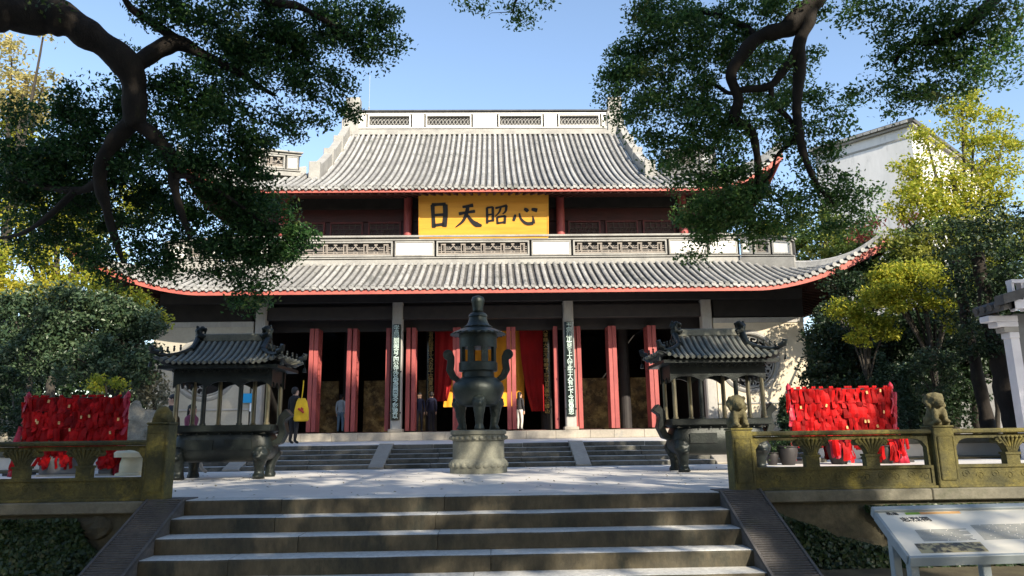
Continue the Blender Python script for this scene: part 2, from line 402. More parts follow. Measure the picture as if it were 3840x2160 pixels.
# dry litter patches on the wall foot
# ------------------------------------------------------------------ stone balustrades
BY = Y1 + .13
def scroll(m, cx, cz, r, y, turns=1.4, rad=.008, flip=1, n=16):
    pts = []
    for i in range(n):
        f = i / (n - 1); a = f * turns * 2 * math.pi; q = r * (1 - .8 * f)
        pts.append((cx + flip * q * math.cos(a), y, cz + q * math.sin(a)))
    m.tube(pts, rad, 5)
def support(cx, t):
    m = MB()
    m.box(cx - .085, cx + .085, BY - .055, BY + .055, .28, .40)
    m.box(cx - .10, cx + .10, BY - .065, BY + .065, .395, .425)
    prof = []
    for wd, dp, z in ((.065, .045, .42), (.07, .05, .45), (.095, .055, .50), (.14, .06, .55), (.185, .066, .59), (.195, .068, .615)):
        prof.append([(cx - wd, BY - dp, z), (cx + wd, BY - dp, z), (cx + wd, BY + dp, z), (cx - wd, BY + dp, z)])
    m.ribbon(None, prof)
    for i in range(7):
        f = (i - 3) / 3
        m.tube([(cx + f * .05, BY - .05, .43), (cx + f * .08, BY - .062, .50), (cx + f * .135, BY - .072, .565), (cx + f * .175, BY - .082, .60)], [.012, .014, .016, .014], 6)
        m.ball((cx + f * .17, BY - .078, .612), .020, nu=7, nv=5)
    for sgn in (-1, 1):
        scroll(m, cx + sgn * .165, .566, .040, BY - .070, 1.6, .013, sgn)
        m.tube([(cx + sgn * .165, BY - .07, .566), (cx + sgn * .165, BY + .07, .566)], .036, 10)
    m.build('lotus_support', MOSS, t, smooth=True)
def bay(x0, x1, t):
    m = MB().box(x0, x1, BY - .06, BY + .06, .035, .28)
    m.build('panel', MOSS, t)
    m = MB()
    for a, b, c, d in ((x0, x1, .035, .062), (x0, x1, .245, .28)): m.box(a, b, BY - .078, BY - .058, c, d)
    for a, b in ((x0, x0 + .05), (x1 - .05, x1)): m.box(a, b, BY - .0775, BY - .058, .0625, .2445)
    nn = int((x1 - x0) / .19)
    for i in range(nn):
        cx = x0 + .12 + (x1 - x0 - .24) * i / (nn - 1)
        scroll(m, cx, .155 + .012 * (-1) ** i, .052, BY - .06, 1.3, .007, (-1) ** i)
    m.build('carved_relief', MOSS, t)
    n = 3; sup = [x0 + (x1 - x0) * (i + 1) / 3 for i in range(2)]
    # frieze plate with three arched openings
    poly = [(x0, .655), (x0, .40)]
    eds = [x0 + .055] + sum([[q - .075, q + .075] for q in sup], []) + [x1 - .055]
    for i in range(0, 6, 2):
        a, b = eds[i], eds[i + 1]
        poly += [(a, .40 if i == 0 else .56)]
        for f in np.linspace(0, 1, 13):
            xx = a + (b - a) * f; e = min(f, 1 - f) / .28
            zz = .50 + (.105 * math.sqrt(max(0, 1 - (1 - min(1, e)) ** 2)))
            poly.append((xx, zz))
        poly += [(b, .40 if i == 4 else .56)]
    poly += [(x1, .40), (x1, .655)]
    MB().prism(poly, 'y', BY - .045, BY + .045).build('frieze', MOSS, t)
    for a, b in ((x0, x0 + .055), (x1 - .055, x1)):
        MB().box(a, b, BY - .05, BY + .05, .281, .40).build('jamb', MOSS, t)
    for q in sup: support(q, t)
    pr = [(BY - .085, .662), (BY - .10, .675), (BY - .10, .703), (BY - .07, .722), (BY + .07, .722), (BY + .10, .703), (BY + .10, .675), (BY + .085, .662)]
    MB().prism(pr, 'x', x0, x1).build('handrail', MOSS, t)
    MB().box(x0, x1, BY - .11, BY + .11, .004, .034).build('base_rail', MOSS, t, bev=.006)
def post(cx, h, t):
    m = MB().box(cx - .132, cx + .132, BY - .13, BY + .13, .004, h)
    m.box(cx - .10, cx + .10, BY - .142, BY - .131, .10, h - .10)
    m.box(cx - .142, cx + .142, BY - .14, BY + .14, h + .001, h + .03)
    return m.build('post', MOSS, t, bev=.012)
def lion(cx, h, parent, mt):
    m = MB()
    m.box(cx - .11, cx + .11, BY - .11, BY + .11, h + .0, h + .04)
    m.ball((cx, BY + .03, h + .12), (.095, .10, .12)); m.ball((cx, BY - .02, h + .19), (.085, .085, .10))
    m.ball((cx, BY - .05, h + .31), (.095, .095, .10)); m.ball((cx, BY - .125, h + .285), (.055, .055, .045))
    m.ball((cx, BY - .13, h + .25), (.045, .04, .02))
    for sx in (-1, 1):
        m.ball((cx + sx * .045, BY - .115, h + .335), (.024, .022, .02)); m.ball((cx + sx * .085, BY - .03, h + .37), (.03, .03, .035))
        m.ball((cx + sx * .06, BY - .10, h + .12), (.035, .038, .10)); m.ball((cx + sx * .06, BY - .13, h + .05), (.04, .055, .03))
        m.ball((cx + sx * .09, BY + .02, h + .07), (.05, .08, .06))
    m.ball((cx, BY - .172, h + .295), (.018, .016, .016))
    for i in range(16):
        a = 2 * math.pi * i / 16
        m.ball((cx + .10 * math.cos(a), BY - .01 + .04 * math.sin(3 * a), h + .29 + .10 * math.sin(a)), .034, nu=7, nv=5)
    m.ball((cx, BY + .12, h + .17), (.04, .035, .10))
    return remeshed(m, 'lion', mt, parent, .014, .006, 40, 1)
bl = thing('stone_balustrade', 'mossy stone balustrade left of the steps, its end post topped by a worn stump', 'balustrade', (-6, BY, 0))
br = thing('stone_balustrade', 'mossy stone balustrade right of the steps, a carved lion on its end post', 'balustrade', (6, BY, 0))
PX = [3.48, 6.035, 8.59]
for i, q in enumerate(PX):
    post(q, .735, br); lion(q, .765, br, MOSS_LION)
    p = post(-q - .255, .905, bl)
    m = MB().ball((-q - .255, BY, 1.0), (.115, .115, .12)).ball((-q - .255, BY - .03, 1.08), (.09, .085, .06)).box(-q - .255 - .10, -q - .255 + .10, BY - .10, BY + .10, .93, 1.0)
    remeshed(m, 'finial', MOSS, bl, .018, .02, 14, 1)
for a, b in zip(PX[:-1], PX[1:]):
    bay(a + .134, b - .134, br); bay(-b - .255 + .134, -a - .255 - .134, bl)
# ------------------------------------------------------------------ terrace and hall steps
TZ, TY = .51, 16.4
tag(MB().box(-14.8, 14.8, 17.86, 29.42, 0.001, TZ).build('terrace', PLAZA), kind='structure')
hs = thing('hall_steps', None, None, (0, TY, 0), kind='structure')
CH = [(-5.62, -5.24), (-2.42, -2.08), (2.2, 2.54), (5.36, 5.74)]
fl = [(-7.9, -5.624), (-5.236, -2.424), (-2.076, 2.196), (2.544, 5.356), (5.744, 7.9)]
for a, b in fl:
    for k in range(5):
        n = max(1, round((b - a) / 1.15)); xs = [a + (b - a) * i / n + (random.uniform(-.15, .15) if 0 < i < n else 0) for i in range(n + 1)]
        for p, q in zip(xs[:-1], xs[1:]):
            z1 = TZ - k * .102 - (.003 if k == 0 else 0) + random.uniform(-.006, .003)
            y0 = TY + (4 - k) * .36 + random.uniform(-.012, .012)
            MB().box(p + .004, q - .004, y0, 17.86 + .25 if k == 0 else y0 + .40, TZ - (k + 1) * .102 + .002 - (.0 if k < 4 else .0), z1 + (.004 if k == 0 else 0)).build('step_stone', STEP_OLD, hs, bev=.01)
for a, b in CH:
    MB().prism([(TY - .08, .003), (TY - .08, .05), (TY + 1.44, TZ + .03), (TY + 1.62, TZ + .03), (TY + 1.62, .003)], 'x', a, b).build('cheek_slab', STONE_PALE, hs, bev=.01)
for i in range(14):
    a = -14.8 + i * (29.6 / 14)
    if a + 2.114 < -7.8 or a > 7.8:
        MB().box(a + .003, a + 2.11, 17.80, 18.2, TZ - .16, TZ + .004).build('edge_stone', KERB, hs, bev=.012)
# ------------------------------------------------------------------ the temple hall
FZ = .83            # hall floor
hall = thing('temple_hall', 'two-tier Chinese temple hall with grey tiled roofs, red eaves and open red doors', 'temple', (0, 30, FZ))
def part(m, name, mt, parent=None, **k): return m.build(name, mt, parent or hall, **k)
# plinth stones along the front, dark core behind
pl = part(MB().box(-14.5, 14.5, 29.75, 47, TZ + .002, FZ - .004), 'plinth', STONE_PALE)
x = -14.5; i = 0
while x < 14.45:
    wd = min(random.uniform(.85, 1.5), 14.5 - x)
    if 14.5 - x - wd < .5: wd = 14.5 - x
    part(MB().box(x + .003, x + wd - .003, 29.40 + random.uniform(-.008, .008), 29.748, TZ + .006, FZ + random.uniform(-.004, .003)), 'plinth_stone', STONE_PALE, pl, bev=.012)
    x += wd
part(MB().box(-13.6, 13.6, 29.752, 46.5, FZ - .003, FZ + .012), 'hall_floor', STONE_PALE)
# enclosing walls and ceiling of the ground storey
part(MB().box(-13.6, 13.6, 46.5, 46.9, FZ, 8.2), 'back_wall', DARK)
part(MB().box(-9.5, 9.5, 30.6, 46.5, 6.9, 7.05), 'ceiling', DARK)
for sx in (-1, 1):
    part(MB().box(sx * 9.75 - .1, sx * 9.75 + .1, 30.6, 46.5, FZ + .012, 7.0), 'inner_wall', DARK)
def moon_wall(xa, xb, cx, cz, rad, za, zb, WALL_R):
    n = 48; outer = []; inner = []
    for i in range(n):
        a = 2 * math.pi * i / n; c, s_ = math.cos(a), math.sin(a)
        inner.append((cx + rad * c, cz + rad * s_))
        tx = ((xb if c > 0 else xa) - cx) / c if abs(c) > 1e-6 else 1e9
        tz = ((zb if s_ > 0 else za) - cz) / s_ if abs(s_) > 1e-6 else 1e9
        q = min(tx, tz); outer.append((cx + q * c, cz + q * s_))
    # snap nearest to corners
    for X in (xa, xb):
        for Z in (za, zb):
            j = min(range(n), key=lambda k: (outer[k][0] - X) ** 2 + (outer[k][1] - Z) ** 2); outer[j] = (X, Z)
    m = MB(); vs = [(x, 30.0, z) for x, z in outer] + [(x, 30.0, z) for x, z in inner] + [(x, 30.3, z) for x, z in inner] + [(x, 30.3, z) for x, z in outer]
    fs = []
    for i in range(n):
        j = (i + 1) % n
        fs += [(i, j, n + j, n + i), (n + i, n + j, 2 * n + j, 2 * n + i), (3 * n + j, 3 * n + i, 2 * n + i, 2 * n + j), (i, 3 * n + i, 3 * n + j, j)]
    m.add(vs, fs); wl_ = part(m, 'side_wall', WALL_R)
    m = MB()
    prof = [(1.0, 0), (1.02, -.06), (1.07, -.09), (1.12, -.06), (1.16, -.03), (1.18, 0)]
    rings = [[(cx + rad * f * math.cos(2 * math.pi * i / n), 29.998 + d, cz + rad * f * math.sin(2 * math.pi * i / n)) for f, d in prof] for i in range(n)]
    for i in range(n):
        for j in range(len(prof) - 1):
            pass
    vs = [p for r_ in rings for p in r_]; q = len(prof)
    m.add(vs, [(i * q + j, ((i + 1) % n) * q + j, ((i + 1) % n) * q + j + 1, i * q + j + 1) for i in range(n) for j in range(q - 1)])
    part(m, 'window_ring', RIDGE_GREY, wl_, smooth=True)
    part(MB().box(cx - rad - .1, cx + rad + .1, 30.31, 30.4, cz - rad - .1, cz + rad + .1), 'window_back', DARK, wl_)
    m = MB(); rr = random.Random(int(cx * 7))
    for k in range(34):
        a = rr.uniform(0, 6.28); q = rad * math.sqrt(rr.uniform(.02, .8))
        px, pz = cx + q * math.cos(a), cz + q * math.sin(a); fl_ = rr.choice((-1, 1)); ph = rr.uniform(0, 6.28)
        pts = []
        for i in range(12):
            f = i / 11; aa = ph + fl_ * f * 7; r2 = .05 + .17 * (1 - f)
            pts.append((px + r2 * math.cos(aa), 30.10 + rr.uniform(-.01, .01), pz + r2 * math.sin(aa)))
        m.tube(pts, .028, 5)
    m.tube([(cx + (rad - .06) * math.cos(a), 30.10, cz + (rad - .06) * math.sin(a)) for a in np.linspace(0, 6.283, 40)], .045, 6)
    part(m, 'tracery', RIDGE_GREY, wl_, smooth=True)
    # base course and ledge
    part(MB().box(xa - .02, xb + .02, 29.93, 29.998, za, za + .98), 'wall_base', WALL_R, wl_)
    part(MB().box(xa - .04, xb + .04, 29.88, 29.9965, za + .982, za + 1.06), 'ledge', STONE_COL, wl_, bev=.01)
    part(MB().box(xa, xb, 29.96, 29.997, zb - .22, zb - .002), 'top_course', STONE_COL, wl_)
    part(MB().box(xa + .02, xb - .02, 30.31, 46.5, za, zb) if False else MB().box(xa if xa < 0 else xb - .3, xa + .3 if xa < 0 else xb, 30.31, 46.5, za, zb), 'end_wall', WALL_R, wl_)
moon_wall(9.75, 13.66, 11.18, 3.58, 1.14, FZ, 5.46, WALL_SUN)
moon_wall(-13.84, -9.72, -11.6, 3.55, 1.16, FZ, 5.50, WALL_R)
# stone columns
for cx in (-9.42, -3.69, 3.55, 9.48):
    m = MB(); c = .22; k = .05
    poly = [(cx - c + k, 29.9), (cx + c - k, 29.9), (cx + c, 29.95), (cx + c, 30.29), (cx + c - k, 30.34), (cx - c + k, 30.34), (cx - c, 30.29), (cx - c, 29.95)]
    m.prism(poly, 'z', FZ + .15, 6.25); col = part(m, 'column', STONE_COL)
    part(MB().box(cx - .30, cx + .30, 29.80, 30.42, FZ + .012, FZ + .148), 'column_base', STONE_PALE, col, bev=.02)
# beams
part(MB().box(-9.75, 9.75, 30.05, 30.35, 5.55, 6.12), 'beam', BEAM, bev=.02)
part(MB().box(-13.7, 13.7, 29.95, 30.4, 6.26, 6.75), 'beam', BEAM, bev=.02)
part(MB().box(-9.72, 9.72, 31.2, 31.45, 5.2, 6.9), 'lintel', BEAM)
for sx in (-1, 1): part(MB().box(min(sx * 9.8, sx * 13.7), max(sx * 9.8, sx * 13.7), 30.0, 30.3, 5.52, 6.255), 'frieze_board', DARK)
part(MB().box(-9.7, 9.7, 31.15, 31.4, FZ + .013, FZ + .05), 'threshold', RED_DARK)
# door leaves, folded open in pairs
lm = MB().box(-.06, .06, -.70, 0, .02, 4.36)
for a, b in ((-.70, -.62), (-.08, 0)): lm.box(-.088, .088, a - .004, b + .004, .018, 4.362)
for a, b in ((.02, .16), (1.25, 1.36), (1.55, 1.66), (4.22, 4.36)): lm.box(-.08, .08, -.619, -.081, a, b)
leaf_me = lm.mesh('door_leaf', RED_WOOD, bev=.006)
kn = MB()
for i in range(4):
    for sx in (-1, 1): kn.box(sx * .068 - .008, sx * .068 + .008, -.56 + i * .14, -.545 + i * .14, 1.67, 4.21)
for i in range(9):
    for sx in (-1, 1): kn.box(sx * .069 - .008, sx * .069 + .008, -.615, -.085, 1.85 + i * .27, 1.865 + i * .27)
kn_me = kn.mesh('lattice', RED_WOOD)
for cx, n in ((-7.28, 2), (-5.68, 2), (-4.12, 1), (-3.16, 2), (-1.22, 2), (1.12, 2), (3.05, 1), (3.93, 2), (5.48, 2), (7.18, 2)):
    for j in range(n):
        sg = (-1, 1)[j] if n == 2 else 0
        d = inst(leaf_me, 'door_leaf', hall, (cx + sg * .105, 31.2 + random.uniform(-.06, .04), FZ + .05), (0, 0, R(random.uniform(-2.5, 2.5))))
        q = bpy.data.objects.new('lattice', kn_me); C.objects.link(q); q.parent = d
# inner columns and ceiling beams
for cx in (-2.56, 2.80, -6.4, 6.5):
    part(MB().lathe([(.26, FZ), (.24, 6.9)], 16, (cx, 33.6, 0)), 'inner_column', BEAM)
# soffit of the lower eave (boards), seen dark from below
# ------------------------------------------------------------------ roofs
def make_roof(name, ye0, ze, yt, zt, xc, yc, xt, lift, xl, p, out, conc, sp, xtop, tile_len, hipx):
    def s_(x): return max(0., min(1.15, (abs(x) - xl) / (xt - xl)))
    def ye(x): return ye0 - out * s_(x) ** 2
    def zz(x, y):
        t = (y - ye(x)) / (yt - ye(x)); t = max(-.02, t)
        return ze + (zt - ze) * (conc * t + (1 - conc) * t * t) + lift * s_(x) ** p * max(0, 1 - t) ** 1.6
    def ytop(x):
        if abs(x) <= xc: return yt if abs(x) <= xtop else yt
        f = (abs(x) - xc) / (xt - xc); return yc + (ye(xt) - yc) * f
    nrow = int(2 * xt / sp); xs = [(i - (nrow - 1) / 2) * sp for i in range(nrow)]
    # bed of pan tiles
    gx = []
    for x in xs: gx += [x - sp / 2, x]
    gx.append(xs[-1] + sp / 2)
    NT = 14; grid = []
    for j in range(NT + 1):
        row = []
        for i, x in enumerate(gx):
            x_ = max(-xt, min(xt, x)); a, b = ye(x_), max(ytop(x_), ye(x_) + .02); y = a + (b - a) * j / NT
            row.append((x_ + HX, y, zz(x_, y) - (.055 if i % 2 == 0 else .0)))
        grid.append(row)
    rf = part(MB().sheet(grid), name, TILE_DARK, None, fixn=False)
    # barrel-tile rows
    def row_mesh(x, xm=None):
        a, b = ye(x), ytop(x)
        n = max(1, round(math.hypot(b - a, zz(x, b) - zz(x, a)) / tile_len)); rings = []; r = .088
        def fr(y):
            dz = (zz(x, y + .02) - zz(x, y - .02)) / .04; L = math.hypot(1, dz)
            return Vector((x + HX, y, zz(x, y) + .012)), Vector((0, -dz / L, 1 / L))
        vs = []; fs = []; S_ = 6
        for k in range(n):
            ya, yb = a - .03 + (b - a + .03) * k / n, a - .03 + (b - a + .03) * (k + 1) / n
            base = len(vs)
            for y, rr, lf in ((ya, r * 1.02, .004), (yb, r * .97, -.003)):
                c, nn = fr(y)
                for q in range(S_ + 1):
                    th = math.pi * q / S_
                    vs.append(c + Vector((1, 0, 0)) * (math.cos(th) * rr) + nn * (math.sin(th) * rr * .95 + lf))
            for q in range(S_): fs.append((base + q, base + q + 1, base + S_ + 2 + q, base + S_ + 1 + q))
            fs.append(tuple(base + q for q in range(S_, -1, -1)))
        # round end disc at the eave
        c, nn = fr(a - .03); base = len(vs)
        for q in range(12): vs.append(c + Vector((math.cos(q * math.pi / 6) * r * 1.08, -.012, math.sin(q * math.pi / 6) * r * 1.08 + .012)))
        for q in range(12): vs.append(Vector(vs[base + q]) + Vector((0, .03, 0)))
        fs.append(tuple(base + q for q in range(12)))
        for q in range(12): fs.append((base + q, base + (q + 1) % 12, base + 12 + (q + 1) % 12, base + 12 + q))
        me = bpy.data.meshes.new('tile_row'); o_ = Vector((x + HX, a, zz(x, a)))
        me.from_pydata([tuple(Vector(v) - o_) for v in vs], [], fs); me.materials.append(TILE); me.update()
        return me, o_
    shared = [row_mesh(0.)[0] for _ in range(3)]
    for me in shared[1:]:
        for v in me.vertices: v.co += Vector((random.uniform(-.004, .004), 0, random.uniform(-.004, .006)))
    dm = MB(); poly = []
    for q in range(9):
        f = q / 8; poly.append((-.095 + .19 * f, -.015 - .085 * math.sin(math.pi * f) ** .8))
    poly += [(.095, .02), (-.095, .02)]
    drip = MB().prism(poly, 'y', -.012, .012).mesh('drip_tile', TILE)
    for x in xs:
        if abs(x) > xt - .12: continue
        if abs(x) <= xl and abs(x) <= xc:
            o = inst(random.choice(shared), 'tile_row', rf, (x + HX + random.uniform(-.012, .012), ye(x) + random.uniform(-.02, .02), zz(x, ye(x))))
        else:
            me, o_ = row_mesh(x); inst(me, 'tile_row', rf, o_)
        xm = x + sp / 2
        if xm < xt - .1: inst(drip, 'drip_tile', rf, (xm + HX, ye(xm) + .0, zz(xm, ye(xm)) - .035))
    return rf, ye, zz, ytop, xs
HX = -.05
def eave_strip(rf, ye, zz, xt, h0, mt=RED_FASCIA):
    n = 90; rings = []
    for i in range(n + 1):
        x = -xt + 2 * xt * i / n; y, z = ye(x) + .05, zz(x, ye(x)) - .085
        h = h0 * (1 + 1.3 * max(0, (abs(x) - xt * .72) / (xt * .28)) ** 2)
        rings.append([(x + HX, y, z - h), (x + HX, y, z), (x + HX, y + .06, z), (x + HX, y + .06, z - h)])
    part(MB().ribbon(None, rings), 'eave_fascia', mt, rf)
def soffit(rf, ye, zz, xt, h, ywall, zwall, xwall, rn, side=True):
    n = 60; g = []
    for j in range(7):
        f = j / 6; row = []
        for i in range(n + 1):
            x = -xt + 2 * xt * i / n; y0, z0 = ye(x) + .1, zz(x, ye(x)) - .10 - h * .3
            x1 = max(-xwall, min(xwall, x * xwall / xt)); row.append((x + (x1 - x) * f + HX, y0 + (ywall - y0) * f, z0 + (zwall - z0) * f ** .8))
        g.append(row)
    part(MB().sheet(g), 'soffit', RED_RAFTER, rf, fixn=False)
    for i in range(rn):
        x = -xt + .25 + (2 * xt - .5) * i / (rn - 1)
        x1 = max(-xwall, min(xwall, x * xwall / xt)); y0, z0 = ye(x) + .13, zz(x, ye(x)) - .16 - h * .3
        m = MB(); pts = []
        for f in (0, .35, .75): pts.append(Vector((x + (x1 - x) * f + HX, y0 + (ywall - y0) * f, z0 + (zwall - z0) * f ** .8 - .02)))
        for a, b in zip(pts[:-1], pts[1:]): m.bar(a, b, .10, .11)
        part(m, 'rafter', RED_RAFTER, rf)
zE = at(1215, 739.5, 27.65).z + .21 + .10
zT = at(1215, 662, 31.0).z - .03
low, yeL, zL, ytL, xsL = make_roof('lower_roof', 27.6, zE, 31.0, zT, 11.6, 31.0, 16.25, 1.9, 10.9, 1.9, .35, .86, .287, 11.6, .42, 11.6)
eave_strip(low, yeL, zL, 16.2, .185)
soffit(low, yeL, zL, 16.1, .21, 30.2, 6.85, 13.7, 88)
zE2 = at(1215, 481.5, 29.5).z + .13 + .09
zT2 = at(1215, 337, 38.4).z
upr, yeU, zU, ytU, xsU = make_roof('upper_roof', 29.5, zE2, 38.4, zT2, 7.95, 33.3, 13.2, 1.55, 9.0, 2.6, .35, .70, .287, 7.95, .46, 7.95)
eave_strip(upr, yeU, zU, 13.15, .13)
soffit(upr, yeU, zU, 13.1, .13, 31.8, zE2 + .25, 10.5, 72)
# side slopes with their own eaves, soffits and rafters, so both roofs are solid
for rf, ye, zz, xc, yc, xt, zt, yb, lf, run, p_, ze_, xw, zw, yw, fh in ((low, yeL, zL, 11.6, 31.0, 16.2, zT, 50., 1.9, 5.3, 1.9, zE, 13.7, 6.85, 30.2, .21), (upr, yeU, zU, 7.95, 33.3, 13.1, zU(7.95, 33.3), 47.5, 1.55, 4.1, 2.6, zE2, 10.25, zE2 + .25, 31.8, .13)):
    y0 = ye(xt)
    ysd = [y0 + (yb - y0) * (i / 26) ** 1.7 for i in range(27)]
    def edge(y):
        s_ = max(0, 1 - (y - y0) / run); return xt - .35 + .35 * s_ ** 2, ze_ + lf * s_ ** p_
    for sx in (-1, 1):
        g = []; so_ = []; fa = []
        for y in ysd:
            xe, z_e = edge(y)
            if y < yc: f = (yc - y) / (yc - y0); xi, zi = xc + (xt - xc) * f, zz(xc + (xt - xc) * f, y) - .04
            else: xi, zi = xc, zt
            xi = min(xi, xe - .01)
            g.append([(sx * (xe + (xi - xe) * q) + HX, y, z_e + (zi - z_e) * (.8 * q + .2 * q * q) - .02) for q in (0, .25, .5, .75, 1)])
            fy = max(y, yw); k = (fy - y)
            so_.append([(sx * (xe - .08 + (xw - xe + .08) * q) + HX, y + k * q, z_e - .10 - fh * .3 + (zw - z_e + .10 + fh * .3) * q ** .8) for q in (0, .2, .4, .6, .8, 1)])
            h_ = fh * (1 + 1.3 * max(0, 1 - (y - y0) / 4) ** 2); fa.append([(sx * (xe - .02) + HX, y, z_e - .06 - h_), (sx * (xe + .03) + HX, y, z_e - .06 - h_), (sx * (xe + .03) + HX, y, z_e - .06), (sx * (xe - .02) + HX, y, z_e - .06)])
        part(MB().sheet(g), 'side_slope', TILE_DARK, rf, fixn=False)
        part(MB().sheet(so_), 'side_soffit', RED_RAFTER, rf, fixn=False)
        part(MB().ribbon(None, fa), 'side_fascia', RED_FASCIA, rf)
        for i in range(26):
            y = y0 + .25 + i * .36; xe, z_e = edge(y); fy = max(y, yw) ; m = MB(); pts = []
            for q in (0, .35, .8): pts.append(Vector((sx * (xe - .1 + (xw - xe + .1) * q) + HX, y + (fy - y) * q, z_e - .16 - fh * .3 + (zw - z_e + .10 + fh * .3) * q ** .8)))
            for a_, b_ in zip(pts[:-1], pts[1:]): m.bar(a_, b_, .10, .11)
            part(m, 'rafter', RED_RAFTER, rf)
part(MB().sheet([[(-8 + HX, 38.5, zT2), (8 + HX, 38.5, zT2)], [(-13 + HX, 47.5, zE2), (13 + HX, 47.5, zE2)]]), 'back_slope', TILE_DARK, upr, fixn=False)
for sx in (-1, 1):
    gp = [(33.2, zU(7.9, 33.2) - .05)] + [(y, zU(7.9, y) - .04) for y in np.linspace(33.4, 38.4, 8)] + [(43.5, zU(7.9, 33.2) - .05)]
    part(MB().prism(gp, 'x', sx * 7.55 - .12 + HX, sx * 7.55 + .12 + HX), 'gable_wall', WHITEWASH, upr)
# ------------------------------------------------------------------ decorated ridges
def ridge_run(name, parent, A, B, za, zb, ha, hb, th, panels, style, coping=.09, base=.0, foot=0.):
    """a panelled ridge wall from A to B (xy); za/zb its foot heights, ha/hb its heights"""
    A, B = Vector((*A, 0)), Vector((*B, 0)); L = (B - A).length; u = (B - A) / L; nrm = Vector((u.y, -u.x, 0))
    def T(a, d, v):
        f = a / L; return A + u * a + nrm * d + Vector((0, 0, za + (zb - za) * f + v * (ha + (hb - ha) * f)))
    def bx(m, a0, a1, d0, d1, v0, v1):
        vs = [T(a, d, v) for v in (v0, v1) for a, d in ((a0, d0), (a1, d0), (a1, d1), (a0, d1))]
        m.add(vs, [(0, 3, 2, 1), (4, 5, 6, 7), (0, 1, 5, 4), (1, 2, 6, 5), (2, 3, 7, 6), (3, 0, 4, 7)])
    H = (ha + hb) / 2
    rd = part(MB(), name, RIDGE_DARK, parent) if False else None
    m = MB(); bx(m, 0, L, -th / 2, th / 2 - .19, 0, .93); rd = part(m, name, RIDGE_DARK, parent)
    m = MB(); bx(m, -.06, L + .06, -th / 2 - .06, th / 2 + .08, .93, 1.0); part(m, 'coping', RIDGE_GREY if style != 'x' else RIDGE_DARK, rd, bev=.01)
    m = MB(); bx(m, 0, L, -th / 2, th / 2 + .02, .83, .875); part(m, 'moulding', WHITEWASH if style == 'x' else RIDGE_GREY, rd)
    m = MB(); bx(m, 0, L, -th / 2, th / 2 + .03, .16 + base, .20 + base); part(m, 'moulding', WHITEWASH if style == 'x' else RIDGE_GREY, rd)
    m = MB(); bx(m, 0, L, -th / 2, th / 2 + .01, -.05 - foot, .12 + base); part(m, 'base_band', RIDGE_GREY, rd)
    v0, v1 = .235 + base, .80
    for a0, a1, kind in panels:
        a0 += .05; a1 -= .05; fw_ = .07; fv = fw_ / H
        m = MB()
        bx(m, a0, a1, -th / 2, th / 2 + .015, v0, v0 + fv); bx(m, a0, a1, -th / 2, th / 2 + .015, v1 - fv, v1)
        bx(m, a0, a0 + fw_, -th / 2, th / 2 + .015, v0 + fv, v1 - fv); bx(m, a1 - fw_, a1, -th / 2, th / 2 + .015, v0 + fv, v1 - fv)
        fr = part(m, 'panel_frame', RIDGE_GREY if style != 'x' else WHITEWASH, rd)
        if kind == 'w':
            m = MB(); bx(m, a0 + fw_, a1 - fw_, -.03, th / 2 - .015, v0 + fv, v1 - fv); part(m, 'white_panel', WHITEWASH, rd)
        else:
            m = MB(); i0, i1 = a0 + fw_ + .01, a1 - fw_ - .01; w0, w1 = v0 + fv, v1 - fv; hh = w1 - w0; d = th / 2 - .085
            def seg(pa, pb, r=.024):
                p0, p1 = T(pa[0], d, w0 + hh * pa[1]), T(pb[0], d, w0 + hh * pb[1]); m.bar(p0, p1, r * 1.6, r * 2, upv=nrm)
            if style == 'x':
                n = max(3, round((i1 - i0) / .20)); st = (i1 - i0) / n
                for k in range(n):
                    c = i0 + st * (k + .5)
                    seg((c - st * .7 if k else c - st * .45, .02), (c + st * .5 if k < n - 1 else c + st * .4, .70), .017); seg((c + st * .45, .02), (c - st * .45, .70), .015)
                    seg((c - st * .3, .70), (c + st * .1, .78), .015)
                seg((i0, .04), (i1, .04), .03)
            else:
                n = max(2, round((i1 - i0) / .44)); st = (i1 - i0) / n
                seg((i0, .10), (i1, .10), .042)
                seg((i0, .28), (i1, .28), .020)
                for k in range(n):
                    c = i0 + st * (k + .5)
                    if k % 2 == 0:
                        seg((c - .085, .12), (c - .085, .86)); seg((c + .085, .12), (c + .085, .86)); seg((c - .11, .86), (c + .11, .86), .036); seg((c + .03, .3), (c + .03, .8), .02)
                    else:
                        seg((c - .17, .45), (c, .74)); seg((c + .17, .45), (c, .74)); seg((c - .075, .86), (c + .075, .86), .034); seg((c, .72), (c, .86), .03)
                        seg((c - .085, .12), (c - .06, .30)); seg((c + .085, .12), (c + .06, .30))
                    seg((c - st * .5, .48), (c - .09, .48), .022); seg((c + .09, .48), (c + st * .5, .48), .022)
                    seg((c - st * .5 + .03, .62), (c - .13, .66), .02); seg((c + .13, .66), (c + st * .5 - .03, .62), .02)
            part(m, 'fretwork', FRET if style != 'x' else RIDGE_GREY, rd)
    return rd
yR = 31.12
zb_ = at(1215, 661, yR).z - .05; zt_ = at(1215, 594, yR).z
pn = [(.0, 3.25, 'w')]
def X(px): return at(px, 620, yR).x
e = [X(q) for q in (992, 1096, 1334, 1438, 1678, 1735)]
xa_ = -11.55
pans = [(e[0] - 4.3 - 1.9 - xa_ - 1.0, e[0] - 4.3 - xa_ - .02, 'w'), (e[0] - 4.3 - xa_, e[0] - xa_, 'f'), (e[0] - xa_, e[1] - xa_, 'w'), (e[1] - xa_, e[2] - xa_, 'f'), (e[2] - xa_, e[3] - xa_, 'w'), (e[3] - xa_, e[4] - xa_, 'f'), (e[4] - xa_, e[4] - xa_ + 1.8, 'w'), (e[4] - xa_ + 1.8, 23.0, 'w')]
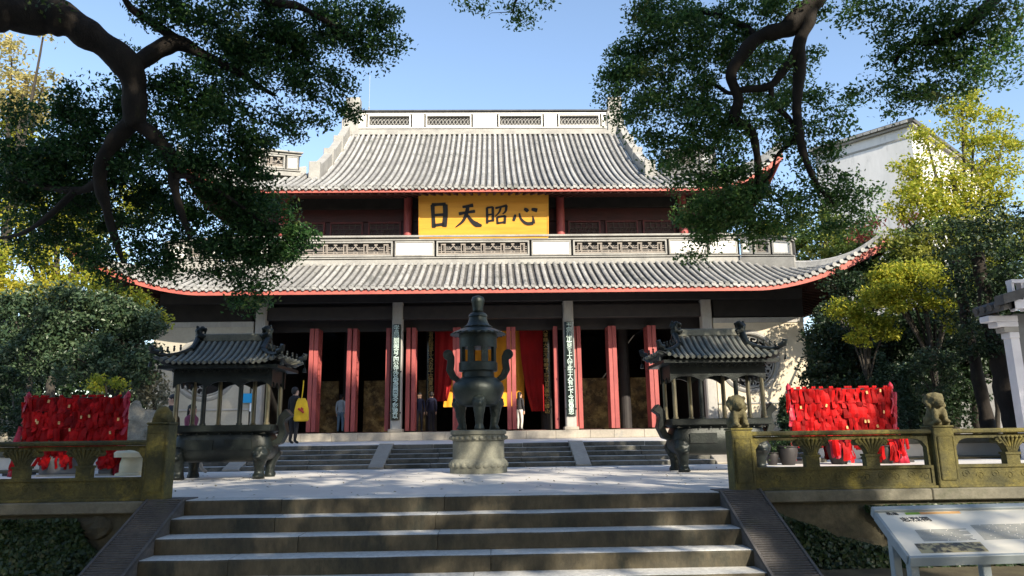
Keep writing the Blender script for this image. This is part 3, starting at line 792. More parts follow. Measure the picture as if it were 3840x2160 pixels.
ridge_run('waist_ridge', low, (xa_, yR), (11.55, yR), zb_, zb_, zt_ - zb_, zt_ - zb_, .34, pans, 'g', base=.02)
for sx in (-1, 1):
    Ax, Ay, Bx, By_ = 11.6, 31.0, 13.42, 29.55
    A_, B_ = (sx * Ax + HX, Ay), (sx * Bx + HX, By_)
    if sx < 0: A_, B_ = B_, A_
    za_, zb2 = zb_ + .0, at(2005, 655, By_).z
    ha_, hb_ = zt_ - zb_, at(2005, 597, By_).z - zb2
    L_ = math.hypot(Bx - Ax, By_ - Ay); ps = [(.05, .62, 'w'), (.62, 1.40, 'f'), (1.40, L_ - .05, 'w')]
    if sx < 0: za_, zb2, ha_, hb_ = zb2, za_, hb_, ha_; ps = [(L_ - b, L_ - a, k) for a, b, k in ps]
    ridge_run('hip_ridge', low, A_, B_, za_, zb2, ha_, hb_, .34, ps, 'g', foot=.55)
    # slim tile ridge running on to the corner tip
    pts = []
    for f in np.linspace(.30, .985, 14):
        xx = 11.6 + 4.65 * f; yy = 31.0 + (yeL(16.25) - 31.0) * f; pts.append((xx, yy))
    rings = []
    for i, (xx, yy) in enumerate(pts):
        z = zL(min(xx, 16.25), max(yy, yeL(16.25))) + (.10 + .10 * max(0, i - 9) / 4); hh = .26 - .010 * i
        d = Vector((4.65, yeL(16.25) - 31.0, 0)).normalized(); nn = Vector((d.y, -d.x, 0)) * .11
        c = Vector((xx, yy, z))
        rings.append([Vector((sx * q.x + HX, q.y, q.z)) for q in (c - nn - Vector((0, 0, .16)), c - nn + Vector((0, 0, hh * .7)), c + Vector((0, 0, hh)), c + nn + Vector((0, 0, hh * .7)), c + nn - Vector((0, 0, .16)))])
    part(MB().ribbon(None, rings), 'hip_tile_ridge', TILE, low)
# main ridge
yM = 38.55
zm0 = at(1215, 333, yM).z - .08; zm1 = at(1215, 281.5, yM).z
def XM(px): return at(px, 305, yM).x
ex = [XM(q) for q in (893, 925, 1036, 1070, 1188, 1252, 1366, 1402, 1510)]
xm0 = ex[0]; xm1 = -xm0 - .1
pm = [(ex[i] - xm0, ex[i + 1] - xm0, 'wfwfwfwf'[i]) for i in range(8)] + [(ex[8] - xm0, xm1 - xm0, 'w')]
ridge_run('main_ridge', upr, (xm0, yM), (xm1, yM), zm0, zm0, zm1 - zm0, zm1 - zm0, .45, pm, 'x', base=.02)
part(MB().box(xm0 - .1, xm1 + .1, 38.18, 38.7, zT2 - .1, zm0 + .03), 'ridge_foot', RIDGE_GREY, upr)
for sx in (-1, 1):
    cx = sx * 7.55 - .05; zt1 = at(875, 250, yM).z
    m = MB().box(cx - .48, cx + .36 if sx < 0 else cx + .48, 38.2, 38.9, zT2 - .3, zt1 - .9)
    m.box(cx - .40, cx + .40, 38.25, 38.85, zt1 - .899, zt1); m.box(cx - .62, cx + .1, 38.3, 38.8, zT2 - .2, zt1 - 1.3)
    m.box(cx - .28, cx - .24, 38.22, 38.249, zt1 - .8, zt1 - .1); m.box(cx - .06, cx - .02, 38.22, 38.249, zt1 - .8, zt1 - .1)
    part(m, 'ridge_end', RIDGE_GREY, upr, bev=.03)
    # descending gable ridge in three stepped lengths
    ys = [38.2, 36.2, 34.2, 31.6]
    for y0, y1 in zip(ys[:-1], ys[1:]):
        xx = sx * 7.85 + HX
        g = [[(xx + q, y, zU(7.9, y) + v) for q, v in ((-.2, -.1), (-.2, .62), (.2, .62), (.2, -.1))] for y in np.linspace(y0, y1 + .28, 5)]
        part(MB().ribbon(None, g), 'gable_ridge', RIDGE_GREY, upr)
        part(MB().box(xx - .26, xx + .26, y1, y1 + .30, zU(7.9, y1 + .15) - .15, zU(7.9, y1 + .15) + .80), 'ridge_block', RIDGE_GREY, upr, bev=.02)
    A_, B_ = (sx * 8.7 + HX, 32.2), (sx * 10.6 + HX, 30.6)
    za_, zb2 = at(740, 440, 32.0).z, at(682, 438, 30.8).z
    L_ = math.hypot(1.9, 1.6); ps = [(.1, .75, 'w'), (.75, 1.8, 'f'), (1.8, L_ - .05, 'w')]
    if sx < 0: A_, B_ = B_, A_; za_, zb2 = zb2, za_; ps = [(L_ - b, L_ - a, k) for a, b, k in ps]
    ridge_run('hip_ridge', upr, A_, B_, za_, zb2, 1.15, 1.15, .34, ps, 'g')
    rings = []
    for i, f in enumerate(np.linspace(.12, .985, 14)):
        xx = 7.95 + 5.25 * f; yy = 33.3 + (yeU(13.2) - 33.3) * f; d = Vector((5.25, yeU(13.2) - 33.3, 0)).normalized(); nn = Vector((d.y, -d.x, 0)) * .11
        c = Vector((xx, yy, zU(min(xx, 13.2), max(yy, yeU(13.2))) + .10 + .10 * max(0, i - 9) / 4)); hh = .26
        rings.append([Vector((sx * q.x + HX, q.y, q.z)) for q in (c - nn - Vector((0, 0, .16)), c - nn + Vector((0, 0, hh * .7)), c + Vector((0, 0, hh)), c + nn + Vector((0, 0, hh * .7)), c + nn - Vector((0, 0, .16)))])
    part(MB().ribbon(None, rings), 'hip_tile_ridge', TILE, upr)
rx, rz = at(928, 283, 38.6).x, zm1
part(MB().tube([(rx, 38.6, rz), (rx, 38.6, rz + .25)], .04, 6).tube([(rx, 38.6, rz + .25), (rx, 38.6, at(930, 190, 38.6).z)], .014, 5).ball((rx, 38.6, rz + .3), .06), 'lightning_rod', STEEL)
# ------------------------------------------------------------------ upper storey
yW = 31.85; zs0 = zt_ - .25
wz = [at(1215, q, yW).z for q in (597, 556, 526, 483)]
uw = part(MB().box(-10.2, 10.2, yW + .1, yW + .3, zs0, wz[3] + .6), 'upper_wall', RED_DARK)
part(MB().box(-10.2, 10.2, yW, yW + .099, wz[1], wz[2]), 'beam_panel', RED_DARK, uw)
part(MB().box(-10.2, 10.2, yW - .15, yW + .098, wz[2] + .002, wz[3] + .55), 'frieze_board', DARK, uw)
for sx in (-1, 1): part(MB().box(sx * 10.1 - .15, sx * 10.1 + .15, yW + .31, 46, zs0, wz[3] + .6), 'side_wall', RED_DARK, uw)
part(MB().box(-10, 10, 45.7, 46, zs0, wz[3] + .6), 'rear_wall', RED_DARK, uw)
for cx in (-9.2, -3.52, 3.5, 9.2):
    part(MB().lathe([(.2, zs0), (.19, wz[3] + .4)], 16, (cx, yW - .22, 0)), 'column', RED_WOOD, smooth=True)
def uwin(x0, x1):
    fr = part(MB().box(x0, x0 + .07, yW + .0, yW + .09, wz[0] - .2, wz[1] - .003).box(x1 - .07, x1, yW + .0, yW + .09, wz[0] - .2, wz[1] - .003).box(x0 + .07, x1 - .07, yW + .02, yW + .09, wz[0] + .05, wz[0] + .12).box(x0 + .07, x1 - .07, yW + .02, yW + .09, wz[1] - .08, wz[1] - .004), 'window', RED_DULL, uw)
    m = MB(); n = 6
    for i in range(n):
        a = x0 + .1 + (x1 - x0 - .2) * i / (n - 1)
        m.bar((a, yW + .06, wz[0] + .12), (a + (.1 if i < n - 1 else 0), yW + .06, (wz[0] + wz[1]) / 2), .03, .03); m.bar((a, yW + .06, (wz[0] + wz[1]) / 2), (a, yW + .06, wz[1] - .08), .03, .03)
    for f in (.3, .55, .8): m.bar((x0 + .07, yW + .06, wz[0] + (wz[1] - wz[0]) * f), (x1 - .07, yW + .06, wz[0] + (wz[1] - wz[0]) * f), .025, .025)
    for i in range(n - 1):
        a = x0 + .17 + (x1 - x0 - .3) * i / (n - 2); scroll(m, a, wz[0] + (wz[1] - wz[0]) * .45, .09, yW + .05, 1.2, .014, (-1) ** i, 9)
    part(m, 'lattice', LATTICE, uw)
for a, b in ((-9.0, -3.75), (3.75, 9.0), (-3.25, -2.9)):
    n = 3 if b - a > 2 else 1; wd = (b - a) / n
    for i in range(n): uwin(a + wd * i + .12, a + wd * (i + 1) - .12)
# ------------------------------------------------------------------ lettering
def glyph_mesh(txt, size, name='lettering', ext=.006, mt=None):
    cu = bpy.data.curves.new('t', 'FONT'); cu.body = txt; cu.size = size; cu.align_x = 'CENTER'; cu.align_y = 'CENTER'; cu.extrude = ext
    cu.resolution_u = 2; cu.offset = size * .012
    o = bpy.data.objects.new('t', cu); C.objects.link(o)
    dg = bpy.context.evaluated_depsgraph_get(); me = bpy.data.meshes.new_from_object(o.evaluated_get(dg)); me.name = name
    bpy.data.objects.remove(o); bpy.data.curves.remove(cu)
    me.materials.clear(); me.materials.append(mt)
    return me
def stroke(m, pts, wd, y, T, n=10):
    """one tapering brush stroke through pts (photo crop pixels) with widths wd"""
    P = [Vector((a, -b, 0)) for a, b in pts]
    if len(P) == 2: P = [P[0], (P[0] + P[1]) / 2, P[1]]; wd = [wd[0], (wd[0] + wd[-1]) / 2, wd[-1]]
    Q = []; W = []
    for i in range(len(P) - 1):
        p0, p1, p2, p3 = P[max(0, i - 1)], P[i], P[i + 1], P[min(len(P) - 1, i + 2)]
        for k in range(n):
            t = k / n; Q.append(.5 * (2 * p1 + (p2 - p0) * t + (2 * p0 - 5 * p1 + 4 * p2 - p3) * t * t + (3 * p1 - p0 - 3 * p2 + p3) * t ** 3)); W.append(wd[i] + (wd[i + 1] - wd[i]) * t)
    Q.append(P[-1]); W.append(wd[-1]); L = []; Rr = []
    for i, q in enumerate(Q):
        d = (Q[min(i + 1, len(Q) - 1)] - Q[max(i - 1, 0)]).normalized(); nn = Vector((-d.y, d.x, 0)); e = 1.0
        if i == 0 or i == len(Q) - 1: e = .55
        L.append(q + nn * W[i] / 2 * e); Rr.append(q - nn * W[i] / 2 * e)
    n2 = len(Q); vs = [T(v.x, v.y, 0) for v in L + Rr] + [T(v.x, v.y, 1) for v in L + Rr]; o = 2 * n2; fs = []
    for i in range(n2 - 1):
        fs += [(o + i, o + i + 1, o + n2 + i + 1, o + n2 + i), (i, o + i, o + i + 1, i + 1), (n2 + i, n2 + i + 1, o + n2 + i + 1, o + n2 + i)]
    fs += [(0, n2, o + n2, o), (n2 - 1, o + n2 - 1, o + 2 * n2 - 1, 2 * n2 - 1)]
    m.add(vs, fs)
# ------------------------------------------------------------------ name plaque
pa, pb, pc, pd = at(1053, 487, 30.55), at(1378, 487, 30.55), at(1376, 596, 30.95), at(1059, 597, 30.95)
pO = (pa + pb + pc + pd) / 4
ux = ((pb - pa) + (pc - pd)).normalized(); uz = ((pa - pd) + (pb - pc)).normalized(); un = ux.cross(uz).normalized() * 1
uz = un.cross(ux) * -1 if un.cross(ux).z < 0 else un.cross(ux)
if un.y > 0: un = -un
W_, H_ = ((pb - pa).length + (pc - pd).length) / 2, ((pa - pd).length + (pb - pc).length) / 2
plaque = thing('name_plaque', 'large yellow plaque with four black brush-written characters under the upper eave', 'plaque', pO)
def PT(a, b, d): return pO + ux * a + uz * b + un * d
def pbox(m, a0, a1, b0, b1, d0, d1):
    vs = [PT(a, b, d) for d in (d0, d1) for a, b in ((a0, b0), (a1, b0), (a1, b1), (a0, b1))]
    return m.add(vs, [(0, 3, 2, 1), (4, 5, 6, 7), (0, 1, 5, 4), (1, 2, 6, 5), (2, 3, 7, 6), (3, 0, 4, 7)])
for i in range(5):
    a = -H_ / 2 + H_ * i / 5
    pbox(MB(), -W_ / 2, W_ / 2, a + .003, a + H_ / 5 - .0, -.04, .02 + random.uniform(-.002, .002)).build('plank', YELLOW, plaque)
for bx_ in ((-W_ / 2 - .03, W_ / 2 + .03, H_ / 2 + .001, H_ / 2 + .05), (-W_ / 2 - .03, W_ / 2 + .03, -H_ / 2 - .05, -H_ / 2 - .001), (-W_ / 2 - .05, -W_ / 2 - .001, -H_ / 2, H_ / 2), (W_ / 2 + .001, W_ / 2 + .05, -H_ / 2, H_ / 2)):
    pbox(MB(), *bx_, -.05, .05).build('frame', YELLOW, plaque)
cx0, cy0, sc_ = 1097, 600, W_ / 618
def CT(x, y, d): return PT((x - cx0) * sc_, (y + cy0) * sc_, .0265 + .012 * d)
CHARS = {
    'ri': [([(850, 548), (853, 605), (856, 660)], [17, 14, 17]), ([(846, 549), (880, 547), (914, 546)], [14, 11, 14]), ([(911, 546), (912, 600), (906, 656)], [20, 19, 20]), ([(860, 599), (905, 596)], [10, 12]), ([(856, 648), (906, 642)], [11, 12])],
    'tian': [([(994, 560), (1020, 556), (1047, 551)], [10, 11, 16]), ([(976, 593), (1015, 586), (1056, 580)], [14, 10, 13]), ([(1020, 555), (1014, 590), (996, 628), (960, 658)], [15, 15, 11, 3]), ([(1017, 598), (1040, 628), (1062, 644), (1088, 650)], [10, 15, 21, 8])],
    'zhao': [([(1113, 562), (1114, 640)], [10, 10]), ([(1112, 564), (1142, 560)], [8, 8]), ([(1141, 559), (1142, 630)], [11, 11]), ([(1116, 598), (1139, 595)], [7, 7]), ([(1115, 629), (1141, 624)], [8, 8]),
             ([(1153, 566), (1182, 559), (1210, 552)], [9, 8, 11]), ([(1207, 552), (1203, 580), (1188, 594)], [12, 9, 4]), ([(1180, 562), (1172, 585), (1152, 606)], [9, 8, 3]),
             ([(1162, 608), (1164, 643)], [9, 9]), ([(1162, 609), (1203, 603)], [8, 8]), ([(1201, 602), (1198, 641)], [11, 10]), ([(1165, 638), (1198, 633)], [8, 8])],
    'xin': [([(1251, 596), (1246, 612), (1241, 628)], [7, 13, 10]), ([(1270, 590), (1278, 618), (1305, 640), (1338, 638)], [7, 9, 13, 14]), ([(1338, 640), (1338, 622), (1334, 603)], [15, 10, 3]), ([(1293, 568), (1304, 574), (1312, 582)], [9, 15, 12]), ([(1328, 571), (1342, 573), (1357, 577)], [9, 15, 16])]}
for nm, sts in CHARS.items():
    m = MB()
    for pts, wd in sts: stroke(m, pts, [q * 1.22 for q in wd], 0, CT)
    m.build('character', INK, plaque)
# ------------------------------------------------------------------ couplet boards
def couplet(x, y, z0, z1, wd, txt, label, bm, cm, gs, lean=0, top_pad=.16, group=None):
    t = thing('couplet_board', label, 'couplet board', (x, y, z0), group=group)
    m = MB(); n = 6; prof = []
    for z in (z0, z1):
        prof.append([(x - wd / 2, y + .02, z), (x - wd / 2, y, z)] + [(x - wd / 2 + wd * i / n, y - .035 * math.sin(math.pi * i / n), z) for i in range(1, n)] + [(x + wd / 2, y, z), (x + wd / 2, y + .02, z)])
    m.ribbon(None, prof); m.build('board', bm, t)
    for z in (z0 + .3, (z0 + z1) / 2):
        for sx in (-1, 1): MB().ball((x + sx * (wd / 2 + .02), y, z), .035, nu=8, nv=6).build('hook', BOARD_BLACK, t)
    n = len(txt); st = (z1 - z0 - 2 * top_pad) / (n - 1) if n > 1 else 0
    for i, ch in enumerate(txt):
        inst(glyph_mesh(ch, gs, 'character', .008, cm), 'character', t, (x, y - .045, z1 - top_pad - st * i), (R(90), 0, 0))
couplet(-3.70, 29.87, 1.33, 5.30, .37, '学昌回同闻合之四公守沙品為論回念之於望以', 'dark couplet board with pale green characters on the shaded stone column left of centre', BOARD_BLACK, CHAR_PALE, .235)
couplet(3.55, 29.87, 1.40, 5.34, .37, '于宗川正百食上人守此土人有七下今留望忠', 'dark couplet board with pale characters on the sunlit stone column right of centre', BOARD_BLACK, CHAR_PALE, .235)
couplet(-2.56, 33.3, 2.2, 5.8, .34, '群上有照輝思孔人公以千古留恩河山正', 'dark inner couplet board with gold characters beside the left red curtain', BOARD_BLACK, GOLD, .23, top_pad=.1)
couplet(2.80, 33.3, 1.6, 5.8, .34, '懿大事精大忠不奇報下日以良圖守公國山', 'dark inner couplet board with gold characters beside the right red curtain', BOARD_BLACK, GOLD, .23, top_pad=.1)
# ------------------------------------------------------------------ curtains and murals inside
def drape(name, label, cat, x0, x1, y, z0, z1, mt, pinch=0, ph=0.):
    t_ = []
    n = 40; g = []
    for j in range(13):
        f = j / 12; row = []
        for i in range(n + 1):
            s_ = i / n; xx = x0 + (x1 - x0) * s_
            if pinch: xx += pinch * (f ** 2.2) * (1 - s_ if pinch > 0 else s_)
            row.append((xx, y + .055 * math.sin(s_ * (x1 - x0) * 16 + ph) * (.5 + .5 * f), z1 + (z0 - z1) * f))
        g.append(row)
    back = [[(a, b + .012, c) for a, b, c in row] for row in g]
    m = MB().sheet(g); m.sheet(back)
    o = loose(m, name, mt, ((x0 + x1) / 2, y, z0), smooth='all', fixn=False); return tag(o, label, cat)
drape('curtain', 'wide yellow hanging behind the doors in the middle of the hall', 'curtain', -1.95, 1.75, 33.0, 1.95, 5.75, DRAPE_YEL)
drape('curtain', 'dark red curtain left of the yellow hanging', 'curtain', -2.32, -1.30, 32.6, 2.2, 5.75, DRAPE_RED, -.45, 1)
drape('curtain', 'dark red curtain right of the yellow hanging', 'curtain', 1.55, 2.62, 32.6, 1.7, 5.75, DRAPE_RED, .5, 2)
MURAL = mat('painted_relief', (.24, .15, .055), (.07, .045, .02), 2.6, .6, .8, 8, c3=(.5, .36, .15), sc3=1.6, t3=.5, fine=.4)
for p0_, p1_, lab in ((806, 845, 'narrow gold brown relief panel inside the hall behind the yellow bag'), (918, 985, 'gold brown relief panel inside the hall left of the dark couplet column'), (1056, 1076, 'narrow gold relief panel inside the hall left of the inner gold couplet'), (1460, 1556, 'gold brown relief panel inside the hall right of the pale couplet column'), (1590, 1655, 'gold brown relief panel inside the hall behind the right roofed burner')):
    x0, x1 = at(p0_, 1030, 35.6).x, at(p1_, 1030, 35.6).x
    m = MB(); g = []
    for j in range(19):
        g.append([(x0 + (x1 - x0) * i / 24, 35.6 - .18 * max(0, noise.noise(Vector((x0 + (x1 - x0) * i / 12, j * .36, 2)))), FZ + .6 + 1.85 * j / 18) for i in range(25)])
    m.sheet(g); m.box(x0 - .08, x1 + .08, 35.62, 35.8, FZ + .012, FZ + 2.55)
    tag(loose(m, 'relief_panel', MURAL, ((x0 + x1) / 2, 35.7, FZ), smooth=True), lab, 'relief panel')
# blue notice on the left wall
nb = thing('wall_notice', 'small blue and white notice on the shaded wall behind the left roofed burner', 'notice', (-9.9, 29.95, 2.1))
q0, q1 = at(608, 990, 29.9), at(636, 1013, 29.9)
BLUE = mat('notice_blue', (.02, .30, .62)); WHITE = mat('notice_white', (.75, .77, .78))
MB().box(q0.x, q1.x, 29.90, 29.94, q1.z, q0.z).build('blue_panel', BLUE, nb)
MB().box(q0.x + .35, q1.x + .05, 29.90, 29.94, q1.z - .35, q1.z - .02).build('white_panel', WHITE, nb)
# ------------------------------------------------------------------ central round burner on its stone drum
bc = onb = None
BX, BYY = at(1203, 1190, 14.0).x, 14.35
ped = thing('stone_pedestal', 'round carved stone pedestal under the tall bronze burner', 'pedestal', (BX, BYY, 0))
MB().lathe([(.60, .003), (.60, .10), (.62, .16), (.60, .22), (.555, .26), (.545, .27)], 40, (BX, BYY, 0)).build('base', PEDESTAL, ped, smooth=True)
MB().lathe([(.545, .262), (.54, .55), (.545, .60)], 40, (BX, BYY, 0)).build('drum', PEDESTAL, ped, smooth=True)
MB().lathe([(.53, .602), (.565, .62), (.57, .70), (.555, .72), (.59, .735), (.595, .80), (.56, .815)], 40, (BX, BYY, 0)).build('cap', PEDESTAL, ped, smooth=True)
m = MB()
for i in range(26):
    a = 2 * math.pi * i / 26; m.ball((BX + .575 * math.cos(a), BYY + .575 * math.sin(a), .665), (.05, .05, .038), nu=8, nv=5)
m.build('lotus_carving', PEDESTAL, ped, smooth='all')
petal = MB().ball((0, 0, 0), (.03, .075, .055), nu=8, nv=5).mesh('petal', PEDESTAL, smooth='all')
for i in range(24):
    a = 2 * math.pi * i / 24; inst(petal, 'petal', ped, (BX + .60 * math.cos(a), BYY + .60 * math.sin(a), .155), (0, 0, a))
cb = thing('incense_burner', 'tall round bronze burner with a windowed tower and gourd finial, on the stone drum', 'incense burner', (BX, BYY, .815))
c0 = (BX, BYY, .815); G = BRONZE_OLD
MB().lathe([(.10, .57), (.27, .50), (.39, .53), (.50, .66), (.555, .80), (.565, .90), (.53, 1.00), (.44, 1.09), (.36, 1.13)], 40, c0).build('bowl', G, cb, smooth='all')
MB().lathe([(.355, 1.125), (.345, 1.24), (.36, 1.26)], 36, c0).build('neck', G, cb, smooth=True)
MB().lathe([(.40, 1.255), (.425, 1.27), (.425, 1.44), (.41, 1.455)], 36, c0).build('collar', G, cb, smooth=True)
# tower ring with window openings
m = MB(); n = 8
for i in range(n):
    a0 = 2 * math.pi * (i + .5) / n
    for da in (-.39,):
        th0, th1 = a0 - .17, a0 + .17
        ring = [(BX + r_ * math.cos(t), BYY + r_ * math.sin(t)) for r_, t in ((.41, th0), (.41, a0), (.41, th1), (.34, th1), (.34, a0), (.34, th0))]
        m.prism(ring, 'z', c0[2] + 1.45, c0[2] + 1.78)
m.build('tower_posts', G, cb)
MB().lathe([(.34, 1.775), (.415, 1.776), (.415, 1.98), (.42, 1.985), (.42, 2.10), (.34, 2.11)], 32, c0).build('tower_wall', G, cb, smooth=True)
m = MB(); rings = []
for r_, z, sc in ((.60, 2.06, 1), (.60, 2.09, 1), (.52, 2.13, .6), (.40, 2.185, .2), (.29, 2.22, 0)):
    rings.append([(BX + (r_ + sc * .018 * math.cos(t * 24)) * math.cos(t), BYY + (r_ + sc * .018 * math.cos(t * 24)) * math.sin(t), c0[2] + z - sc * .012 * math.cos(t * 24)) for t in np.linspace(0, 2 * math.pi, 96, endpoint=False)])
m.ribbon(None, rings); m.build('lower_roof', G, cb)
m = MB(); rings = []
for r_, z, sc in ((.31, 2.225, 1), (.315, 2.245, 1), (.26, 2.28, .3), (.225, 2.34, 0), (.20, 2.42, 0), (.195, 2.46, 0)):
    rings.append([(BX + (r_ + sc * .012 * math.cos(t * 16)) * math.cos(t), BYY + (r_ + sc * .012 * math.cos(t * 16)) * math.sin(t), c0[2] + z) for t in np.linspace(0, 2 * math.pi, 64, endpoint=False)])
m.ribbon(None, rings); m.build('upper_roof', G, cb, smooth=True)
MB().lathe([(.20, 2.455), (.215, 2.47), (.20, 2.52), (.165, 2.55), (.13, 2.56)], 28, c0).build('ring', G, cb, smooth=True)
MB().lathe([(.125, 2.555), (.115, 2.62), (.12, 2.70), (.148, 2.80), (.15, 2.86), (.12, 2.92), (.06, 2.945), (.01, 2.95)], 28, c0).build('finial', G, cb, smooth='all')
for i in range(3):
    a = -math.pi / 2 + 2 * math.pi * i / 3 + .06; dx, dy = math.cos(a), math.sin(a)
    m = MB().tube([(BX + dx * .33, BYY + dy * .33, c0[2] + .74), (BX + dx * .46, BYY + dy * .46, c0[2] + .55), (BX + dx * .44, BYY + dy * .44, c0[2] + .30), (BX + dx * .40, BYY + dy * .40, c0[2] + .12), (BX + dx * .42, BYY + dy * .42, c0[2] + .002)], [.16, .15, .105, .085, .12], 10)
    m.ball((BX + dx * .52, BYY + dy * .52, c0[2] + .58), (.13, .13, .11)); m.ball((BX + dx * .60, BYY + dy * .60, c0[2] + .55), (.07, .07, .06))
    for s_ in (-1, 1): m.ball((BX + dx * .56 - dy * s_ * .08, BYY + dy * .56 + dx * s_ * .08, c0[2] + .65), .045)
    remeshed(m, 'leg', G, cb, .022, .012, 18, 1)
for sx in (-1, 1):
    pts = [(BX + sx * a, BYY, c0[2] + z) for a, z in ((.42, 1.06), (.55, 1.15), (.62, 1.30), (.60, 1.45), (.60, 1.56), (.66, 1.64))]
    m = MB(); rings = []
    for i, (p, wd) in enumerate(zip(pts, (.05, .075, .085, .08, .085, .11))):
        d = Vector(pts[min(i + 1, 5)]) - Vector(pts[max(i - 1, 0)]); d.normalize(); nn = Vector((d.z, 0, -d.x)) * wd; p = Vector(p)
        rings.append([p - nn + Vector((0, -.04, 0)), p + nn + Vector((0, -.04, 0)), p + nn + Vector((0, .04, 0)), p - nn + Vector((0, .04, 0))])
    m.ribbon(None, rings); m.tube([(BX + sx * .66, BYY - .045, c0[2] + 1.63), (BX + sx * .66, BYY + .045, c0[2] + 1.63)], .115, 14)
    m.build('ear_handle', G, cb, bev=.012)
cb.scale = (.91, .91, .912); ped.scale = (.93, .93, 1)
# ------------------------------------------------------------------ roofed rectangular burners
def burner(cx, cy, label):
    t = thing('roofed_incense_burner', label, 'incense burner', (cx, cy, 0), group='roofed rectangular bronze incense burners')
    B = BRONZE; hw, hd = .88, .42
    # trough: rounded body
    rings = []
    for z, a, b in ((.30, hw - .16, hd - .14), (.34, hw - .07, hd - .06), (.44, hw, hd), (.62, hw + .01, hd + .01), (.74, hw - .03, hd - .03), (.80, hw - .06, hd - .05), (.84, hw + .0, hd + .01)):
        ring = []
        for k in range(28):
            th = 2 * math.pi * k / 28; c, s_ = math.cos(th), math.sin(th); e = .35
            ring.append((cx + a * math.copysign(abs(c) ** e, c), cy + b * math.copysign(abs(s_) ** e, s_), z))
        rings.append(ring)
    m = MB().ribbon(None, rings); m.build('trough', B, t, smooth=True)
    m = MB()
    for a, b, c, d in ((-hw - .05, hw + .05, -hd - .06, -hd + .08), (-hw - .05, hw + .05, hd - .08, hd + .06), (-hw - .05, -hw + .09, -hd + .081, hd - .081), (hw - .09, hw + .05, -hd + .081, hd - .081)):
        m.box(cx + a, cx + b, cy + c, cy + d, .842, .96)
    m.build('rim', B, t, bev=.012)
    MB().box(cx - hw + .09, cx + hw - .09, cy - hd + .08, cy + hd - .08, .80, .87).build('ash_bed', ROCKM, t)
    m = MB()
    for i in range(9):
        m.ball((cx - .8 + .2 * i, cy - hd - .01, .80), .016, nu=6, nv=4)
    for a, b in ((-.6, -.1), (.1, .6)):
        m.box(cx + a, cx + b, cy - hd - .022, cy - hd - .004, .52, .70)
    m.build('relief', B, t)
    for sx in (-1, 1):
        for sy in (-1, 1):
            x, y = cx + sx * (hw - .16), cy + sy * (hd - .10)
            m = MB().tube([(x, y, .52), (x + sx * .04, y + sy * .05, .42), (x, y + sy * .02, .24), (x, y, .12), (x, y + sy * .02, .003)], [.15, .15, .10, .085, .12], 10)
            m.ball((x + sx * .02, y + sy * .10, .42), (.13, .10, .12)).ball((x, y + sy * .18, .38), (.07, .06, .05)).ball((x, y + sy * .05, .05), (.10, .13, .05))
            for q in (-1, 1): m.ball((x + q * .07, y + sy * .15, .47), .04)
            remeshed(m, 'leg', B, t, .024, .012, 18, 1)
        # S-shaped ear handles on the short ends
        pts = [(cx + sx * a, z) for a, z in ((hw - .05, .60), (hw + .10, .66), (hw + .17, .82), (hw + .13, .98), (hw + .14, 1.08), (hw + .26, 1.19))]
        rings = []
        for i, ((x, z), wd) in enumerate(zip(pts, (.05, .065, .07, .065, .07, .085))):
            d = Vector((pts[min(i + 1, 5)][0] - pts[max(i - 1, 0)][0], 0, pts[min(i + 1, 5)][1] - pts[max(i - 1, 0)][1])).normalized(); nn = Vector((d.z, 0, -d.x)) * wd
            p = Vector((x, cy, z)); rings.append([p - nn + Vector((0, -.13, 0)), p + nn + Vector((0, -.13, 0)), p + nn + Vector((0, .13, 0)), p - nn + Vector((0, .13, 0))])
        MB().ribbon(None, rings).build('ear_handle', B, t, bev=.015)
    # columns
    for fx in (-1, -.4, .4, 1):
        for sy in (-1, 1):
            x, y = cx + fx * (hw - .05), cy + sy * (hd - .04)
            MB().lathe([(.055, .961), (.055, .99), (.042, 1.0), (.042, 1.86)], 14, (x, y, 0)).build('pole', BRONZE_POLE if abs(fx) == 1 or sy == 1 else B, t, smooth=True)
    # frieze with lobed lower edge
    def lobed(L):
        n = 24; poly = [(-L, 2.0), (-L, 1.68)]
        for i in range(n + 1):
            f = i / n; xx = -L + 2 * L * f; u_ = abs(((f * 3) % 1) - .5) * 2
            poly.append((xx, 1.75 - .11 * (u_ ** 2.5)))
        return poly + [(L, 1.68), (L, 2.0)]
    for sy in (-1, 1):
        MB().prism([(cx + a, z) for a, z in lobed(hw + .02)], 'y', cy + sy * (hd - .02) - .025, cy + sy * (hd - .02) + .025).build('frieze', B, t)
        MB().prism([(cy + a, z) for a, z in lobed(hd - .05)], 'x', cx + sy * (hw - .03) - .02, cx + sy * (hw - .03) + .02).build('frieze', B, t)
    # roof: hip-and-gable with barrel tiles
    ex, ey = 1.15, .78; rx, rz, ez = .66, 2.56, 2.06
    def zf(x, y):
        tt = 1 - abs(y) / ey; s_ = max(0, (abs(x) - .66) / (ex - .66)); return ez + (rz - ez) * (.55 * tt + .45 * tt * tt) + .14 * s_ ** 2.2 * (1 - tt)
    MB().box(cx - ex + .08, cx + ex - .08, cy - ey + .08, cy + ey - .08, 1.97, 2.03).build('roof_board', B, t)
    rb = MB()
    for sy in (-1, 1):
        g = []
        for j in range(9):
            y = ey * (1 - j / 8); row = []
            for i in range(25):
                lim = min(ex, rx + (ex - rx) * max(0, (y - .30) / (ey - .30)) * 1.0 if y > .30 else rx); x = -lim + 2 * lim * i / 24
                row.append((cx + x, cy + sy * y, zf(x, y)))
            g.append(row)
        rb.sheet(g)
